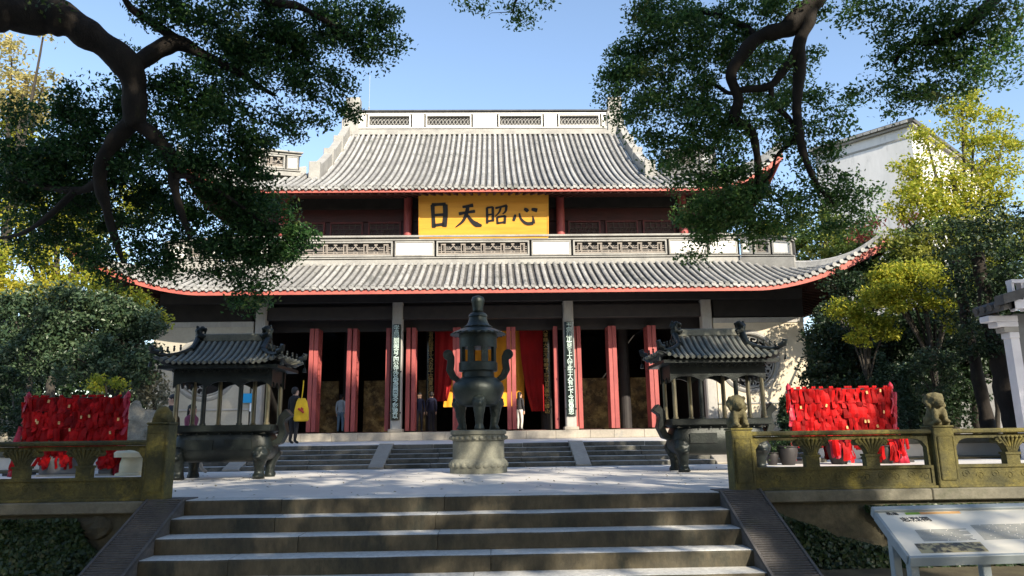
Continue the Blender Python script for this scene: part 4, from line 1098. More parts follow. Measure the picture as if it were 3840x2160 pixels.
    for sx in (-1, 1):
        g = []
        for j in range(5):
            y = .30 + (ey - .30) * j / 4; lim = rx + (ex - rx) * j / 4
            g.append([(cx + sx * lim, cy + q * y, zf(lim, y) - (0 if abs(q) == 1 else .03 * j)) for q in (-1, -.5, 0, .5, 1)])
        rb.sheet(g)
        rb.add([(cx + sx * rx, cy - .30, zf(rx, .30)), (cx + sx * rx, cy + .30, zf(rx, .30)), (cx + sx * rx, cy, rz)], [(0, 1, 2)])
    roof_ = rb.build('roof', TILE_DARK, t, fixn=False)
    nrow = 21
    for sy in (-1, 1):
        for i in range(nrow):
            x = -ex + .06 + (2 * ex - .12) * i / (nrow - 1)
            yt = 0.06 if abs(x) < rx else .30 + (ey - .30) * (abs(x) - rx) / (ex - rx)
            if ey - yt < .08: continue
            ys = np.linspace(ey + .02, yt, 8)
            MB().tube([(cx + x, cy + sy * y, zf(x, y) + .012) for y in ys], .036, 7).build('tile_row', BURN_TILE, roof_)
    for sx in (-1, 1):
        for k in range(7):
            y = -ey + .1 + (2 * ey - .2) * k / 6
            x0 = rx if abs(y) < .30 else rx + (ex - rx) * (abs(y) - .3) / (ey - .3)
            if ex - x0 < .1: continue
            MB().tube([(cx + sx * x, cy + y, zf(x, max(.3 + (ey - .3) * (x - rx) / (ex - rx), .0)) - .02) for x in np.linspace(ex + .01, x0 + .02, 5)], .034, 7).build('tile_row', BURN_TILE, roof_)
    MB().box(cx - rx - .02, cx + rx + .02, cy - .05, cy + .05, rz - .02, rz + .13).build('ridge', BURN_TILE, roof_, bev=.015)
    for sx in (-1, 1):
        for sy in (-1, 1):
            # sloping gable ridges and hip ridges with little beasts
            pts = [(cx + sx * (rx + .0), cy + sy * y, zf(rx, y) + .05) for y in (.02, .12, .22, .32)]
            MB().tube(pts, [.06, .055, .05, .055], 7).build('gable_ridge', B, roof_)
            pts = []
            for f in np.linspace(0, 1.0, 7):
                x, y = rx + (ex - rx) * f, .30 + (ey - .30) * f; pts.append((cx + sx * x, cy + sy * y, zf(min(x, ex), min(y, ey)) + .045 + .05 * max(0, f - .7)))
            m = MB().tube(pts, [.05, .045, .04, .04, .038, .036, .02], 7)
            for f in (.35, .55, .75, .92):
                p = Vector(pts[0]).lerp(Vector(pts[-2]), f); m.ball(p + Vector((0, 0, .055)), (.022, .022, .045), nu=7, nv=5); m.ball(p + Vector((0, 0, .105)), .022, nu=7, nv=5)
            m.build('hip_ridge', B, roof_, smooth=True)
            # scrolled dragon eave tip
            tp = Vector(pts[-1]); m = MB(); d = Vector((sx, sy * .6, 0)).normalized()
            m.tube([tp - d * .1, tp + d * .02 + Vector((0, 0, .03)), tp + d * .04 + Vector((0, 0, .09)), tp - d * .02 + Vector((0, 0, .12))], [.045, .05, .04, .015], 8)
            m.ball(tp + d * .0 + Vector((0, 0, .05)), .05, nu=8, nv=6)
            m.build('eave_beast', B, roof_, smooth=True)
        # ridge dragon
        x = cx + sx * (rx - .02); m = MB()
        m.tube([(x - sx * .13, cy, rz + .06), (x + sx * .02, cy, rz + .12), (x + sx * .04, cy, rz + .22), (x - sx * .04, cy, rz + .30), (x - sx * .12, cy, rz + .27), (x - sx * .11, cy, rz + .20)], [.10, .10, .085, .065, .05, .02], 9)
        m.ball((x - sx * .12, cy, rz + .10), (.10, .07, .07)); m.ball((x + sx * .07, cy, rz + .10), (.05, .045, .12)); m.tube([(x + sx * .05, cy, rz + .14), (x + sx * .12, cy, rz + .24), (x + sx * .08, cy, rz + .33)], [.04, .03, .012], 7)
        m.ball((x + sx * .075, cy, rz + .33), .035)
        m.v = [(x + (vx - x) * .8, cy + (vy - cy) * .8, rz + (vz - rz) * .8) for vx, vy, vz in m.v]
        remeshed(m, 'ridge_dragon', B, t, .016, .014, 26, 0)
    # carved gable and small corner bells
    for sx in (-1, 1):
        m = MB()
        for k in range(5): scroll(m, cx + sx * (rx + .02), 0, .05, 0) if False else m.ball((cx + sx * (rx + .03), cy - .16 + .08 * k, rz - .22 + .05 * (2 - abs(k - 2))), (.025, .035, .04), nu=7, nv=5)
        m.build('gable_carving', B, t)
        for sy in (-1, 1):
            MB().tube([(cx + sx * (ex + .02), cy + sy * (ey + .0), 2.23), (cx + sx * (ex + .02), cy + sy * (ey + .0), 2.09)], .006, 5).lathe([(.015, 2.09), (.03, 2.06), (.036, 2.02), (.042, 2.0)], 10, (cx + sx * (ex + .02), cy + sy * (ey + .0), 0)).build('bell', B, t)
    # hanging bracket tracery under the eave
    m = MB()
    for sy in (-1, 1):
        for i in range(13):
            x = cx - .84 + .14 * i; scroll(m, x, 1.94, .05, cy + sy * (hd + .12), 1.2, .012, (-1) ** i, 9)
        m.box(cx - hw, cx + hw, cy + sy * (hd + .12) - .012, cy + sy * (hd + .12) + .012, 1.995, 2.02)
    tag(m.build('bracket_tracery', B, t), kind='stuff')
    return t
burner(-4.60, 13.75, 'roofed bronze burner left of the steps, its roof mostly in shade')
burner(4.58, 13.75, 'roofed bronze burner behind the stone lion, its tiled roof in the sun')
# ------------------------------------------------------------------ red ribbon racks
def ribbon_mesh(L, W, ph):
    m = MB(); n = 5; g = []
    for j in range(n + 1):
        f = j / n; tw = .2 * math.sin(ph + f * 2.6); c = .025 * math.sin(ph * 2 + f * 5)
        w_ = W / 2 * (1 - .12 * math.sin(f * 3 + ph))
        g.append([(-w_ * math.cos(tw), -.01 - c - w_ * math.sin(tw), -L * f), (.0, -.028 - c, -L * f - .006), (w_ * math.cos(tw), -.01 - c + w_ * math.sin(tw), -L * f + (.03 if j == n else 0))])
    m.sheet(g); return m.mesh('ribbon', [RIBBON], fixn=False)
RB = []
for i in range(10):
    me = ribbon_mesh(random.uniform(.26, .42), random.uniform(.085, .15), i * .9)
    me.materials.clear(); me.materials.append((RIBBON, RIBBON_B, RIBBON, RIBBON_B, RIBBON)[i % 5]); RB.append(me)
RBD = []
for i in range(3):
    me = ribbon_mesh(.35, .10, i * 1.7); me.materials.clear(); me.materials.append(RIBBON_DK); RBD.append(me)
card_me = MB().box(-.02, .02, -.005, .005, -.065, 0).mesh('prayer_card', CARD)
def rack(x0, x1, y, top, label, nr):
    t = thing('ribbon_rack', label, 'ribbon rack', ((x0 + x1) / 2, y, 0), group='racks hung with red prayer ribbons')
    for x in (x0, x1):
        MB().lathe([(.045, .002), (.04, top - .12), (.06, top - .1), (.055, top - .02), (.0, top + .06)], 10, (x, y, 0)).build('post', RIBBON_DK, t)
        MB().box(x - .2, x + .2, y - .25, y + .25, .001, .06).build('foot', BEAM, t)
    tiers = [top - .10, top - .40, top - .72, top - 1.06]
    for z in tiers + [top - 1.25]:
        MB().tube([(x0, y, z), (x1, y, z)], .018, 6).build('rail', BEAM, t)
    n = 0; per = nr // 4
    for k, z in enumerate(tiers):
        for i in range(per):
            x = x0 + .06 + (x1 - x0 - .12) * (i + random.uniform(.1, .9)) / per
            o = inst(random.choice(RB), 'ribbon', t, (x, y - .02 - random.uniform(0, .06), z + random.uniform(-.03, .03)), (random.uniform(-.06, .0), random.uniform(-.07, .07), random.uniform(-.3, .3)), (random.uniform(.95, 1.35), 1, random.uniform(.9, 1.1)))
    # second layer behind fills the gaps
    for k, z in enumerate(tiers):
        for i in range(18):
            x = x0 + .05 + (x1 - x0 - .1) * (i + .5) / 18
            inst(random.choice(RB), 'ribbon', t, (x, y + .05, z), (0, 0, random.uniform(-.2, .2)), (1.55, 1, .8))
    for x in (x0, x1):
        for i in range(9):
            inst(random.choice(RBD + RB[:2]), 'ribbon', t, (x + random.uniform(-.07, .07), y - random.uniform(.02, .09), top - .05 - .13 * i), (random.uniform(-.15, .05), random.uniform(-.18, .18), random.uniform(-.6, .6)))
    for i in range(10):
        inst(card_me, 'prayer_card', t, (random.uniform(x0 + .1, x1 - .1), y - .13, random.choice(tiers) + random.uniform(-.22, 0)), (0, random.uniform(-.3, .3), random.uniform(-.5, .5)))
    # bows standing up along the top rail
    for i in range(14):
        x = random.uniform(x0, x1)
        m = MB().ball((x - .02, y, top - .06), (.03, .012, .035), nu=6, nv=4).ball((x + .025, y, top - .055), (.03, .012, .03), nu=6, nv=4)
        m.build('ribbon_knot', RIBBON_B, t)
    return t
q0, q1 = at(1985, 1000, 16.1), at(2243, 1000, 16.1)
rack(q0.x, q1.x, 16.1, at(2110, 968, 16.1).z, 'rack of red prayer ribbons standing behind the right balustrade', 132)
q0, q1 = at(72, 1000, 16.1), at(322, 1000, 16.1)
rack(q0.x, q1.x, 16.1, at(200, 990, 16.1).z, 'rack of red prayer ribbons standing behind the left balustrade', 132)
# ------------------------------------------------------------------ pots, planters and draped stools behind the balustrades
PLANT = leafmat('pot_plant_leaf', [(.015, .035, .012), (.03, .065, .02), (.05, .09, .03)], .3)
def urn(px, w_, y, label, red=False, plant=True, mt=None):
    p = at(px, 1100, y); x = p.x
    t = thing('plant_pot', label, 'plant pot', (x, y, 0)); h = w_ * .95
    MB().lathe([(w_ * .30, .002), (w_ * .34, .03), (w_ * .42, h * .35), (w_ * .5, h * .75), (w_ * .46, h * .92), (w_ * .53, h * .95), (w_ * .53, h), (w_ * .44, h), (w_ * .42, h * .9)], 20, (x, y, 0)).build('pot', mt or BEAM, t, smooth=True)
    MB().lathe([(w_ * .43, h * .88), (.01, h * .93)], 14, (x, y, 0)).build('soil', SOIL, t)
    if plant:
        n = 260; P = np.array([x, y, h]) + rng.normal(size=(n, 3)) * np.array([w_ * .33, w_ * .3, .09]) + np.array([0, 0, .12])
        leaves('foliage', P, rng.normal(size=(n, 3)) + np.array([0, 0, 1]), .07, PLANT, t, .45)
    if red:
        for i in range(22):
            a = rng.uniform(0, 2 * math.pi); q = w_ * .54
            inst(random.choice(RB + RBD), 'ribbon', t, (x + q * math.cos(a), y + q * math.sin(a), h + random.uniform(-.02, .1)), (random.uniform(-.2, .1), random.uniform(-.2, .2), a + math.pi / 2))
    return t
urn(1938, .28, 15.55, 'small dark urn with a plant, beside the right end of the steps')
urn(1978, .42, 15.5, 'wide dark pot with a plant, second behind the right balustrade', plant=True)
urn(2105, .48, 15.5, 'dark pot hung with red ribbons under the right ribbon rack', red=True, plant=False)
urn(2222, .40, 15.5, 'dark pot hung with red ribbons by the right post of the right ribbon rack', red=True, plant=False)
def bin_(px, w_, h, y, label):
    x = at(px, 1100, y).x; t = thing('planter_box', label, 'planter', (x, y, 0))
    MB().box(x - w_ / 2, x + w_ / 2, y - .2, y + .2, .04, h).build('box', GREYBOX, t, bev=.015)
    MB().box(x - w_ / 2 - .03, x + w_ / 2 + .03, y - .23, y + .23, .002, .039).build('base', STONE_PALE, t)
    MB().box(x - w_ / 2 + .03, x + w_ / 2 - .03, y - .17, y + .17, h - .01, h + .005).build('soil', SOIL, t)
    for i in range(14):
        inst(random.choice(RB), 'ribbon', t, (x + random.uniform(-w_ / 2, w_ / 2), y - .21 - random.uniform(0, .03), h + random.uniform(.0, .12)), (random.uniform(-.2, 0), random.uniform(-.5, .5), random.uniform(-.5, .5)), (.8, 1, .7))
bin_(168, .78, .36, 15.6, 'low grey stone planter with red ribbons under the left ribbon rack')
bin_(283, .26, .36, 15.6, 'narrow grey stone planter with red ribbons at the right of the left ribbon rack')
def draped(px, w_, h, y, label):
    x = at(px, 1100, y).x; t = thing('draped_stand', label, 'draped stand', (x, y, 0))
    m = MB(); rings = []
    for f, q in ((0, 1), (.2, .86), (.5, .66), (.8, .45), (.95, .3), (1, .05)):
        rings.append([(x + w_ / 2 * q * (1 + .10 * math.cos(7 * a + px)) * math.cos(a), y + w_ / 2 * q * (1 + .10 * math.cos(7 * a + px)) * math.sin(a), .002 + h * f) for a in np.linspace(0, 2 * math.pi, 42, endpoint=False)])
    m.ribbon(None, rings); m.build('cloth', RIBBON_DK, t, smooth='all')
    for i in range(5): inst(random.choice(RB), 'ribbon', t, (x + w_ * random.uniform(-.25, .35), y - w_ * .3, h * random.uniform(.75, 1)), (-.25, random.uniform(-.2, .2), random.uniform(-.4, .4)), (.6, 1, 1))
    MB().lathe([(w_ * .1, h), (w_ * .12, h + .02), (0, h + .05)], 8, (x, y, 0)).build('knob', BEAM, t)
draped(57, .36, .62, 15.6, 'crimson cloth-draped stand at the left foot of the left ribbon rack')
draped(306, .34, .66, 15.6, 'crimson cloth-draped stand next to the cream stone stool')
draped(2258, .34, .60, 15.6, 'crimson cloth-draped stand at the right foot of the right ribbon rack')
sx_ = at(338, 1100, 15.4).x
st = thing('stone_stool', 'cream stone stool with a flared foot behind the left balustrade', 'stool', (sx_, 15.4, 0))
MB().lathe([(.30, .002), (.30, .04), (.25, .06)], 24, (sx_, 15.4, 0)).build('foot', CREAM, st, smooth=True)
MB().lathe([(.23, .061), (.225, .25), (.20, .33), (.20, .36)], 24, (sx_, 15.4, 0)).build('body', CREAM, st, smooth=True)
MB().lathe([(.19, .362), (.34, .37), (.35, .46), (.30, .50)], 24, (sx_, 15.4, 0)).build('seat', CREAM, st, smooth=True)
# ------------------------------------------------------------------ people
SKIN = mat('skin', (.50, .31, .22), rough=.55); HAIR = mat('black_hair', (.012, .011, .012), rough=.5)
CL = {}
def cloth(c):
    if c not in CL: CL[c] = mat('cloth_%d' % len(CL), c, tuple(q * .8 for q in c), 6, .85, .2, 30)
    return CL[c]
def person(x, y, z, h, rz, label, top, trousers, shoes=(.03, .03, .03), stride=.0, arm=0., hair_long=False, fat=1., group=None, bend=0.):
    s = h / 1.72; t = thing('person', label, 'person', (x, y, z), group)
    V = []; Ed = []; Rd = []
    def n(p, r, par=None):
        V.append(Vector(p)); Rd.append(r)
        if par is not None: Ed.append((par, len(V) - 1))
        return len(V) - 1
    pel = n((0, 0, .93), .135 * fat); wa = n((0, 0, 1.07), .125 * fat, pel); ch = n((0, -.01, 1.27), .145 * fat, wa); sh = n((0, 0, 1.40), .10, ch)
    nk = n((0, -.01, 1.48), .055, sh); jw = n((0, -.03, 1.545), .068, nk); sk = n((0, -.015, 1.63), .088, jw); n((0, -.01, 1.70), .055, sk)
    n((0, -.115, 1.585), .016, jw)
    ends = []
    for sx in (-1, 1):
        s1 = n((sx * .17, .0, 1.385), .068, sh); sw = arm * sx
        el = n((sx * .215, .02 + sw * .12, 1.11), .047, s1); wr = n((sx * .21, -.04 + sw * .22, .88), .032, el)
        pm = n((sx * .205, -.05 + sw * .24, .82), .034, wr)
        for k in range(4): a = n((sx * (.21 - .0), -.085 + k * .02 + sw * .25, .76), .0105, pm); n((sx * .195, -.085 + k * .02 + sw * .25, .725), .009, a)
        n((sx * .18, -.095 + sw * .24, .80), .011, pm)
        hp = n((sx * .09, 0, .86), .098 * fat, pel); kn = n((sx * .10, -.02 - sx * stride * .22, .48), .066, hp); an = n((sx * .10, .03 - sx * stride * .48, .09 + (.07 if stride and sx > 0 else 0)), .046, kn)
        n((sx * .115, -.12 - sx * stride * .48, .035 + (.04 if stride and sx > 0 else 0)), .042, an)
    me = bpy.data.meshes.new('body'); me.from_pydata([tuple(v * s) for v in V], Ed, [])
    o = bpy.data.objects.new('body', me); C.objects.link(o)
    md = o.modifiers.new('s', 'SKIN'); sv = me.skin_vertices[0].data
    for i, r in enumerate(Rd): sv[i].radius = (r * s, r * s)
    sv[0].use_root = True
    o.modifiers.new('u', 'SUBSURF').levels = 2
    dg = bpy.context.evaluated_depsgraph_get(); m2 = bpy.data.meshes.new_from_object(o.evaluated_get(dg))
    o.modifiers.clear(); o.data = m2; bpy.data.meshes.remove(me); m2.name = 'body'
    m2.materials.clear()
    for q in (cloth(top), cloth(trousers), SKIN, cloth(shoes)): m2.materials.append(q)
    for p in m2.polygons:
        c = p.center / s
        p.material_index = 2 if c.z > 1.475 or (abs(c.x) > .16 and c.z < .865 and c.z > .7) else 0 if c.z > .93 or abs(c.x) > .18 and c.z > .84 else 1 if c.z > .095 else 3
        p.use_smooth = True
    o.parent = t
    m = MB(); m.ball((0, .012 * s, 1.655 * s), (.098 * s, .11 * s, .088 * s), nu=14, nv=10)
    m.ball((0, .055 * s, 1.60 * s), (.09 * s, .065 * s, .10 * s), nu=12, nv=8)
    if hair_long: m.ball((0, .075 * s, 1.50 * s), (.085 * s, .045 * s, .17 * s), nu=12, nv=8)
    b = m.mesh('hair', HAIR, smooth='all'); ho = bpy.data.objects.new('hair', b); C.objects.link(ho); ho.parent = t
    m = MB()
    for sx in (-1, 1): m.ball((sx * .036 * s, -.098 * s, 1.612 * s), (.013 * s, .008 * s, .008 * s), nu=7, nv=5)
    m.ball((0, -.098 * s, 1.545 * s), (.024 * s, .008 * s, .006 * s), nu=7, nv=5)
    b = m.mesh('face_features', HAIR, smooth='all'); ho = bpy.data.objects.new('face_features', b); C.objects.link(ho); ho.parent = t
    for sx in (-1, 1):
        b = MB().ball((sx * .088 * s, .0, 1.60 * s), (.014 * s, .022 * s, .03 * s), nu=7, nv=5).mesh('ear', SKIN, smooth='all'); ho = bpy.data.objects.new('ear', b); C.objects.link(ho); ho.parent = t
    cb_ = MB().lathe([(.075 * s, 1.43 * s), (.068 * s, 1.47 * s), (.06 * s, 1.49 * s)], 14, (0, -.005 * s, 0)).mesh('collar', cloth((.6, .6, .6)) if top[0] < .1 else cloth(top)); ho = bpy.data.objects.new('collar', cb_); C.objects.link(ho); ho.parent = t
    t.rotation_euler = (0, 0, rz)
    return t
p0 = at(653, 0 + 995, 17.5); p0 = at(437, 1000, 17.5)
person(p0.x, 17.5, 0, 1.76, -R(80), 'man in dark jacket with pale collar seen in profile beside the left end post', (.02, .022, .026), (.03, .03, .035), arm=.2)
p0 = at(484, 1030, 14.9)
person(p0.x, 14.9, 0, 1.40, R(70), 'child in plum top and beige trousers walking behind the left roofed burner', (.22, .06, .11), (.42, .36, .30), (.2, .18, .16), stride=.75, arm=.8, hair_long=True)
p0 = at(742, 1000, 22.0)
person(p0.x, 22.0, TZ + .004, 1.68, R(150), 'person in black with a large yellow bag at the left of the hall doors', (.015, .015, .018), (.018, .018, .022), arm=-.1)
pb_ = at(758, 1030, 21.75)
YB = mat('yellow_bag_cloth', (.80, .50, .02), (.7, .42, .02), 4, .8); RP = mat('red_print', (.45, .05, .03))
bag = thing('shoulder_bag', 'large yellow shoulder bag with a red mark, carried by the person in black', 'bag', (pb_.x, 21.75, pb_.z - .35))
m = MB(); rings = []
for f, wd in ((0, .19), (.08, .225), (.5, .21), (.85, .16), (1, .10)):
    z = pb_.z - .35 + .68 * f; rings.append([(pb_.x + wd * math.cos(a) * (1 + .05 * math.cos(5 * a)), 21.75 + .07 * math.sin(a) * (1.2 - f * .6), z) for a in np.linspace(0, 2 * math.pi, 18, endpoint=False)])
m.ribbon(None, rings); m.build('bag_body', YB, bag, smooth='all')
m = MB(); m.tube([(pb_.x - .07, 21.66, pb_.z + .02), (pb_.x + .03, 21.655, pb_.z - .03), (pb_.x + .10, 21.66, pb_.z - .10)], [.03, .045, .03], 6); m.tube([(pb_.x + .02, 21.66, pb_.z + .05), (pb_.x + .08, 21.66, pb_.z - .0)], .025, 6); m.build('red_mark', RP, bag)
MB().tube([(pb_.x, 21.74, pb_.z + .32), (pb_.x + .03, 21.72, pb_.z + .6), (pb_.x + .02, 21.8, pb_.z + .86)], .018, 6).build('strap', YB, bag)
def inside(px, y, h, rz, label, top, tr, **k):
    p = at(px, 1050, y); return person(p.x, y, FZ + .015, h, rz, label, top, tr, **k)
inside(857, 32.2, 1.68, R(170), 'person in a pale blue shirt and jeans standing inside the left door bay', (.42, .52, .60), (.16, .26, .36))
inside(1308, 31.6, 1.66, R(140), 'woman in black jacket and white trousers at the right of the middle door bay', (.03, .03, .035), (.62, .60, .58), hair_long=True)
inside(1055, 31.8, 1.70, R(10), 'person in dark blue standing inside the middle bay, left of the round burner', (.02, .025, .06), (.02, .02, .03))
inside(1085, 32.0, 1.74, R(190), 'taller person in dark blue inside the middle bay nearest the left red curtain', (.018, .02, .05), (.02, .02, .03))
# ------------------------------------------------------------------ notice board by the right ramp
b0 = at(2206, 1288, 5.35); zt0 = b0.z
bxl = 3.32
tl, bl_ = at(2208, 1290, 5.45), at(2290, 1399, 4.85)
nbd = thing('notice_board', 'slanted white information board on grey steel legs in front of the right balustrade', 'notice board', (3.9, 5.1, gz))
wv = Vector((1, .03, .004)).normalized(); WB = 1.75
dv = (tl - bl_); dv -= wv * dv.dot(wv) * .0
nv = wv.cross(dv).normalized()
if nv.z < 0: nv = -nv
HB = dv.length; dv.normalize()
def NT(a, b, d): return bl_ + wv * a + dv * b + nv * d
def nbox(m, a0, a1, b0_, b1, d0, d1):
    vs = [NT(a, b, d) for d in (d0, d1) for a, b in ((a0, b0_), (a1, b0_), (a1, b1), (a0, b1))]
    return m.add(vs, [(0, 3, 2, 1), (4, 5, 6, 7), (0, 1, 5, 4), (1, 2, 6, 5), (2, 3, 7, 6), (3, 0, 4, 7)])
BOARDW = mat('board_print_white', (.78, .74, .64), (.68, .66, .58), 1.5, .5, spec=.3); TXT = mat('board_text_grey', (.20, .22, .22)); GRN = mat('board_green', (.22, .38, .05)); ORG = mat('board_orange', (.75, .25, .08), (.85, .5, .2), 6)
PIC1 = mat('old_map_print', (.42, .35, .17), (.05, .04, .02), 16, .4, lo=.45, hi=.55); PIC2 = mat('tiger_print', (.70, .40, .12), (.16, .09, .05), 12, .4, c3=(.7, .55, .45), sc3=7, t3=.5); PIC3 = mat('plan_print', (.52, .58, .46), (.34, .44, .40), 4, .4, c3=(.16, .24, .24), sc3=5, t3=.62)
nbox(MB(), 0, WB, 0, HB, -.02, 0).build('panel', BOARDW, nbd)
nbox(MB(), -.03, WB + .03, HB + .001, HB + .07, -.05, .02).build('top_rail', STEEL, nbd, bev=.006)
nbox(MB(), -.012, WB + .012, -.03, -.001, -.06, .004).build('bottom_rail', STEEL, nbd, bev=.004)
for a in (-.025, WB + .001): nbox(MB(), a, a + .024, -.001, HB + .0005, -.06, .004).build('side_rail', STEEL, nbd, bev=.004)
def onb(a, b, d=.0022): return NT(a, b, d)
def flat(name, a0, a1, f0, f1, mt): 
    nbox(MB(), a0, a1, HB * f0, HB * f1, .0005, .002).build(name, mt, nbd)
flat('photo_print', .09, .55, .05, .25, PIC1); flat('photo_print', .92, 1.28, .08, .27, PIC2); flat('photo_print', 1.12, 1.74, .34, .97, PIC3)
flat('colour_bar', .20, .31, .93, .985, GRN); flat('colour_bar', .312, .62, .93, .985, ORG)
rotm = Matrix((wv, dv - wv * dv.dot(wv), nv)).transposed()
q_ = Matrix.Identity(3); c1 = wv; c3 = nv; c2 = c3.cross(c1)
for i in range(3): q_[i][0], q_[i][1], q_[i][2] = c1[i], c2[i], c3[i]
eul = q_.to_euler()
inst(glyph_mesh('忠烈祠', .075, 'lettering', .0006, INK), 'lettering', nbd, onb(.24, HB * .80), eul)
inst(glyph_mesh('岳庙', .045, 'lettering', .0006, INK), 'lettering', nbd, onb(.10, HB * .955), eul)
for i in range(13):
    w0 = random.uniform(.25, .42); a0 = .17 if i > 0 else .19; bf = .30 + .027 * i
    for c0_, c1_ in ((.17, .55), (.60, 1.08)):
        if c0_ < .3 and bf > .56: continue
        a = c0_
        while a < c1_ - .06:
            b = min(c1_, a + random.uniform(.06, .3)); nbox(MB(), a, b - .008, HB * bf, HB * bf + .007, .0004, .0016).build('text_line', TXT, nbd); a = b
for a, b in ((.03, .05), (.52, .12), (1.05, .12), (1.65, .05)):
    for f in (.06, .62):
        if a in (.52, 1.05) and f > .5: continue
        p = NT(a, HB * f, -.06); MB().box(p.x - .028, p.x + .028, p.y - .028, p.y + .028, gz, p.z + .02).build('leg', STEEL, nbd, bev=.004)
for f in (.06, .62):
    p0, p1 = NT(.06, HB * f, -.06), NT(WB - .06, HB * f, -.06)
    MB().bar((p0.x, p0.y, gz + .25), (p1.x, p1.y, gz + .25), .04, .04).build('cross_bar', STEEL, nbd)
# ------------------------------------------------------------------ beds, walls and buildings round the court
tag(MB().box(-40, -9.6, 17.0, 60, .001, .05).build('garden_bed', SOIL), kind='structure')
tag(MB().box(9.4, 40, 17.0, 60, .001, .05).build('garden_bed', SOIL), kind='structure')
wb = thing('white_building', 'tall whitewashed building with a dark coping beyond the trees on the right', 'building', (25, 42, 0))
A0 = at(2288, 312, 42.0); ztop = A0.z - .15
uL = (Vector((23.0, 46.7, 0)) - Vector((A0.x, 42, 0))).normalized(); uR = Vector((-uL.y, uL.x, 0)) * -1
if uR.x < 0: uR = -uR
def wbx(m, a0, a1, b0, b1, z0, z1):
    vs = [Vector((A0.x, 42, z)) + uL * a + uR * b for z in (z0, z1) for a, b in ((a0, b0), (a1, b0), (a1, b1), (a0, b1))]
    return m.add(vs, [(0, 3, 2, 1), (4, 5, 6, 7), (0, 1, 5, 4), (1, 2, 6, 5), (2, 3, 7, 6), (3, 0, 4, 7)])
OLDWHITE = mat('weathered_whitewash', (.66, .66, .66), (.56, .57, .57), .35, .85, .1, 6, c3=(.33, .34, .35), sc3=.9, t3=.57, stretch=(1, 1, .22), fine=.12)
wbx(MB(), 0, 6.2, 0, 16, 0, ztop).build('wall', OLDWHITE, wb)
wbx(MB(), -.25, 6.4, -.25, 16.2, ztop + .002, ztop + .14).build('eave_course', RIDGE_GREY, wb)
cp = wbx(MB(), -.35, 6.5, -.35, 16.3, ztop + .142, ztop + .40).build('coping', TILE_DARK, wb)
wbx(MB(), -.03, -.001, .002, 16, ztop - .75, ztop - .62).build('string_course', RIDGE_GREY, wb)
wbx(MB(), 0, 6.2, -.03, -.001, ztop - .75, ztop - .62).build('string_course', RIDGE_GREY, wb)
for i in range(14):
    wbx(MB(), .0 + i * .46, .0 + i * .46 + .40, -.42, -.352, ztop + .16, ztop + .34).build('coping_tile', TILE, cp)
SHADEWALL = mat('weathered_shade_wall', (.26, .26, .265), (.16, .165, .165), .8, .85, .2, 8, c3=(.08, .085, .08), sc3=.9, t3=.52, fine=.3)  # weathered wall, darkened further to paint shade on it
cw = thing('courtyard_wall', 'weathered white courtyard wall in painted grey shade behind tree trunks at the far right', 'wall', (16, 26, 0))
q0, q1 = at(2395, 1000, 26.), at(2640, 1000, 26.)
MB().box(q0.x, q1.x, 26, 26.3, 0, at(2480, 945, 26.).z).build('wall_face', SHADEWALL, cw)
MB().box(q0.x - .1, q1.x, 25.85, 26.45, at(2480, 945, 26.).z + .002, at(2480, 945, 26.).z + .2).build('coping', TILE_DARK, cw)
# side hall at the right edge of the view
sh = thing('side_hall', 'side hall with dark tiled eave and pale stepped wall end at the right edge', 'building', (13, 16, 0))
LILAC = mat('pale_wall_paint', (.58, .58, .62), (.5, .5, .54), 2, .8, .1, 12)
wx = at(2558, 950, 16.0).x
MB().box(wx, wx + .20, 16.0, 16.24, .002, 2.72).build('wall_end', LILAC, sh)
MB().box(wx + .201, wx + 6, 16.1, 16.3, .002, 3.3).build('wall', GREYBOX, sh)
for i, (dx, z0, z1) in enumerate(((.04, 2.722, 2.86), (.16, 2.862, 2.98), (.34, 2.982, 3.10), (.55, 3.102, 3.24))):
    MB().box(wx - dx * .9, wx + .20, 15.97 - .01 * i, 16.26, z0, z1).build('corbel', LILAC if i != 1 else RIDGE_GREY, sh, bev=.012)
ex_ = at(2505, 800, 15.9).x
rings = []
for f in np.linspace(0, 1, 7):
    x = ex_ + 5.5 * f; z = 3.30 + 2.4 * (.6 * f + .4 * f * f) ; rings.append([(x, 15.6, z), (x, 16.6, z), (x, 16.6, z + .12), (x, 15.6, z + .12)])
rs = MB().ribbon(None, rings).build('roof', TILE_DARK, sh)  # darker tile colour paints this roof as shaded
for i in range(4):
    y = 15.75 + .25 * i
    MB().tube([(ex_ + 5.5 * f - .05, y, 3.43 + 2.4 * (.6 * f + .4 * f * f)) for f in np.linspace(0, 1, 6)], .085, 7).build('tile_row', TILE_DARK, rs)
rings = []
for f in np.linspace(0, 1, 7):
    x = ex_ + 5.5 * f - .08; z = 3.42 + 2.4 * (.6 * f + .4 * f * f); rings.append([(x, 15.45, z), (x, 15.75, z), (x, 15.75, z + .22), (x, 15.45, z + .22)])
MB().ribbon(None, rings).build('verge_ridge', TILE_DARK, rs)
lx = at(2540, 730, 15.6).x; z0_, z1_ = at(2560, 755, 15.6).z, at(2560, 708, 15.6).z
m = MB()
m.box(lx, lx + 1.6, 15.5, 15.7, z1_ - .05, z1_ + .03); m.box(lx, lx + 1.6, 15.5, 15.7, z0_ - .2, z0_)
for a in (0, .22, .76, .98, 1.5): m.box(lx + a, lx + a + .06, 15.52, 15.68, z0_ - .25, z1_ - .05)
m.box(lx + .33, lx + .7, 15.55, 15.62, z0_ + .08, z0_ + .12); m.box(lx + .33, lx + .37, 15.55, 15.62, z0_ + .121, z1_ - .10); m.box(lx + .33, lx + .7, 15.55, 15.62, z1_ - .11, z1_ - .07)
m.build('ridge_lattice', LILAC, rs)

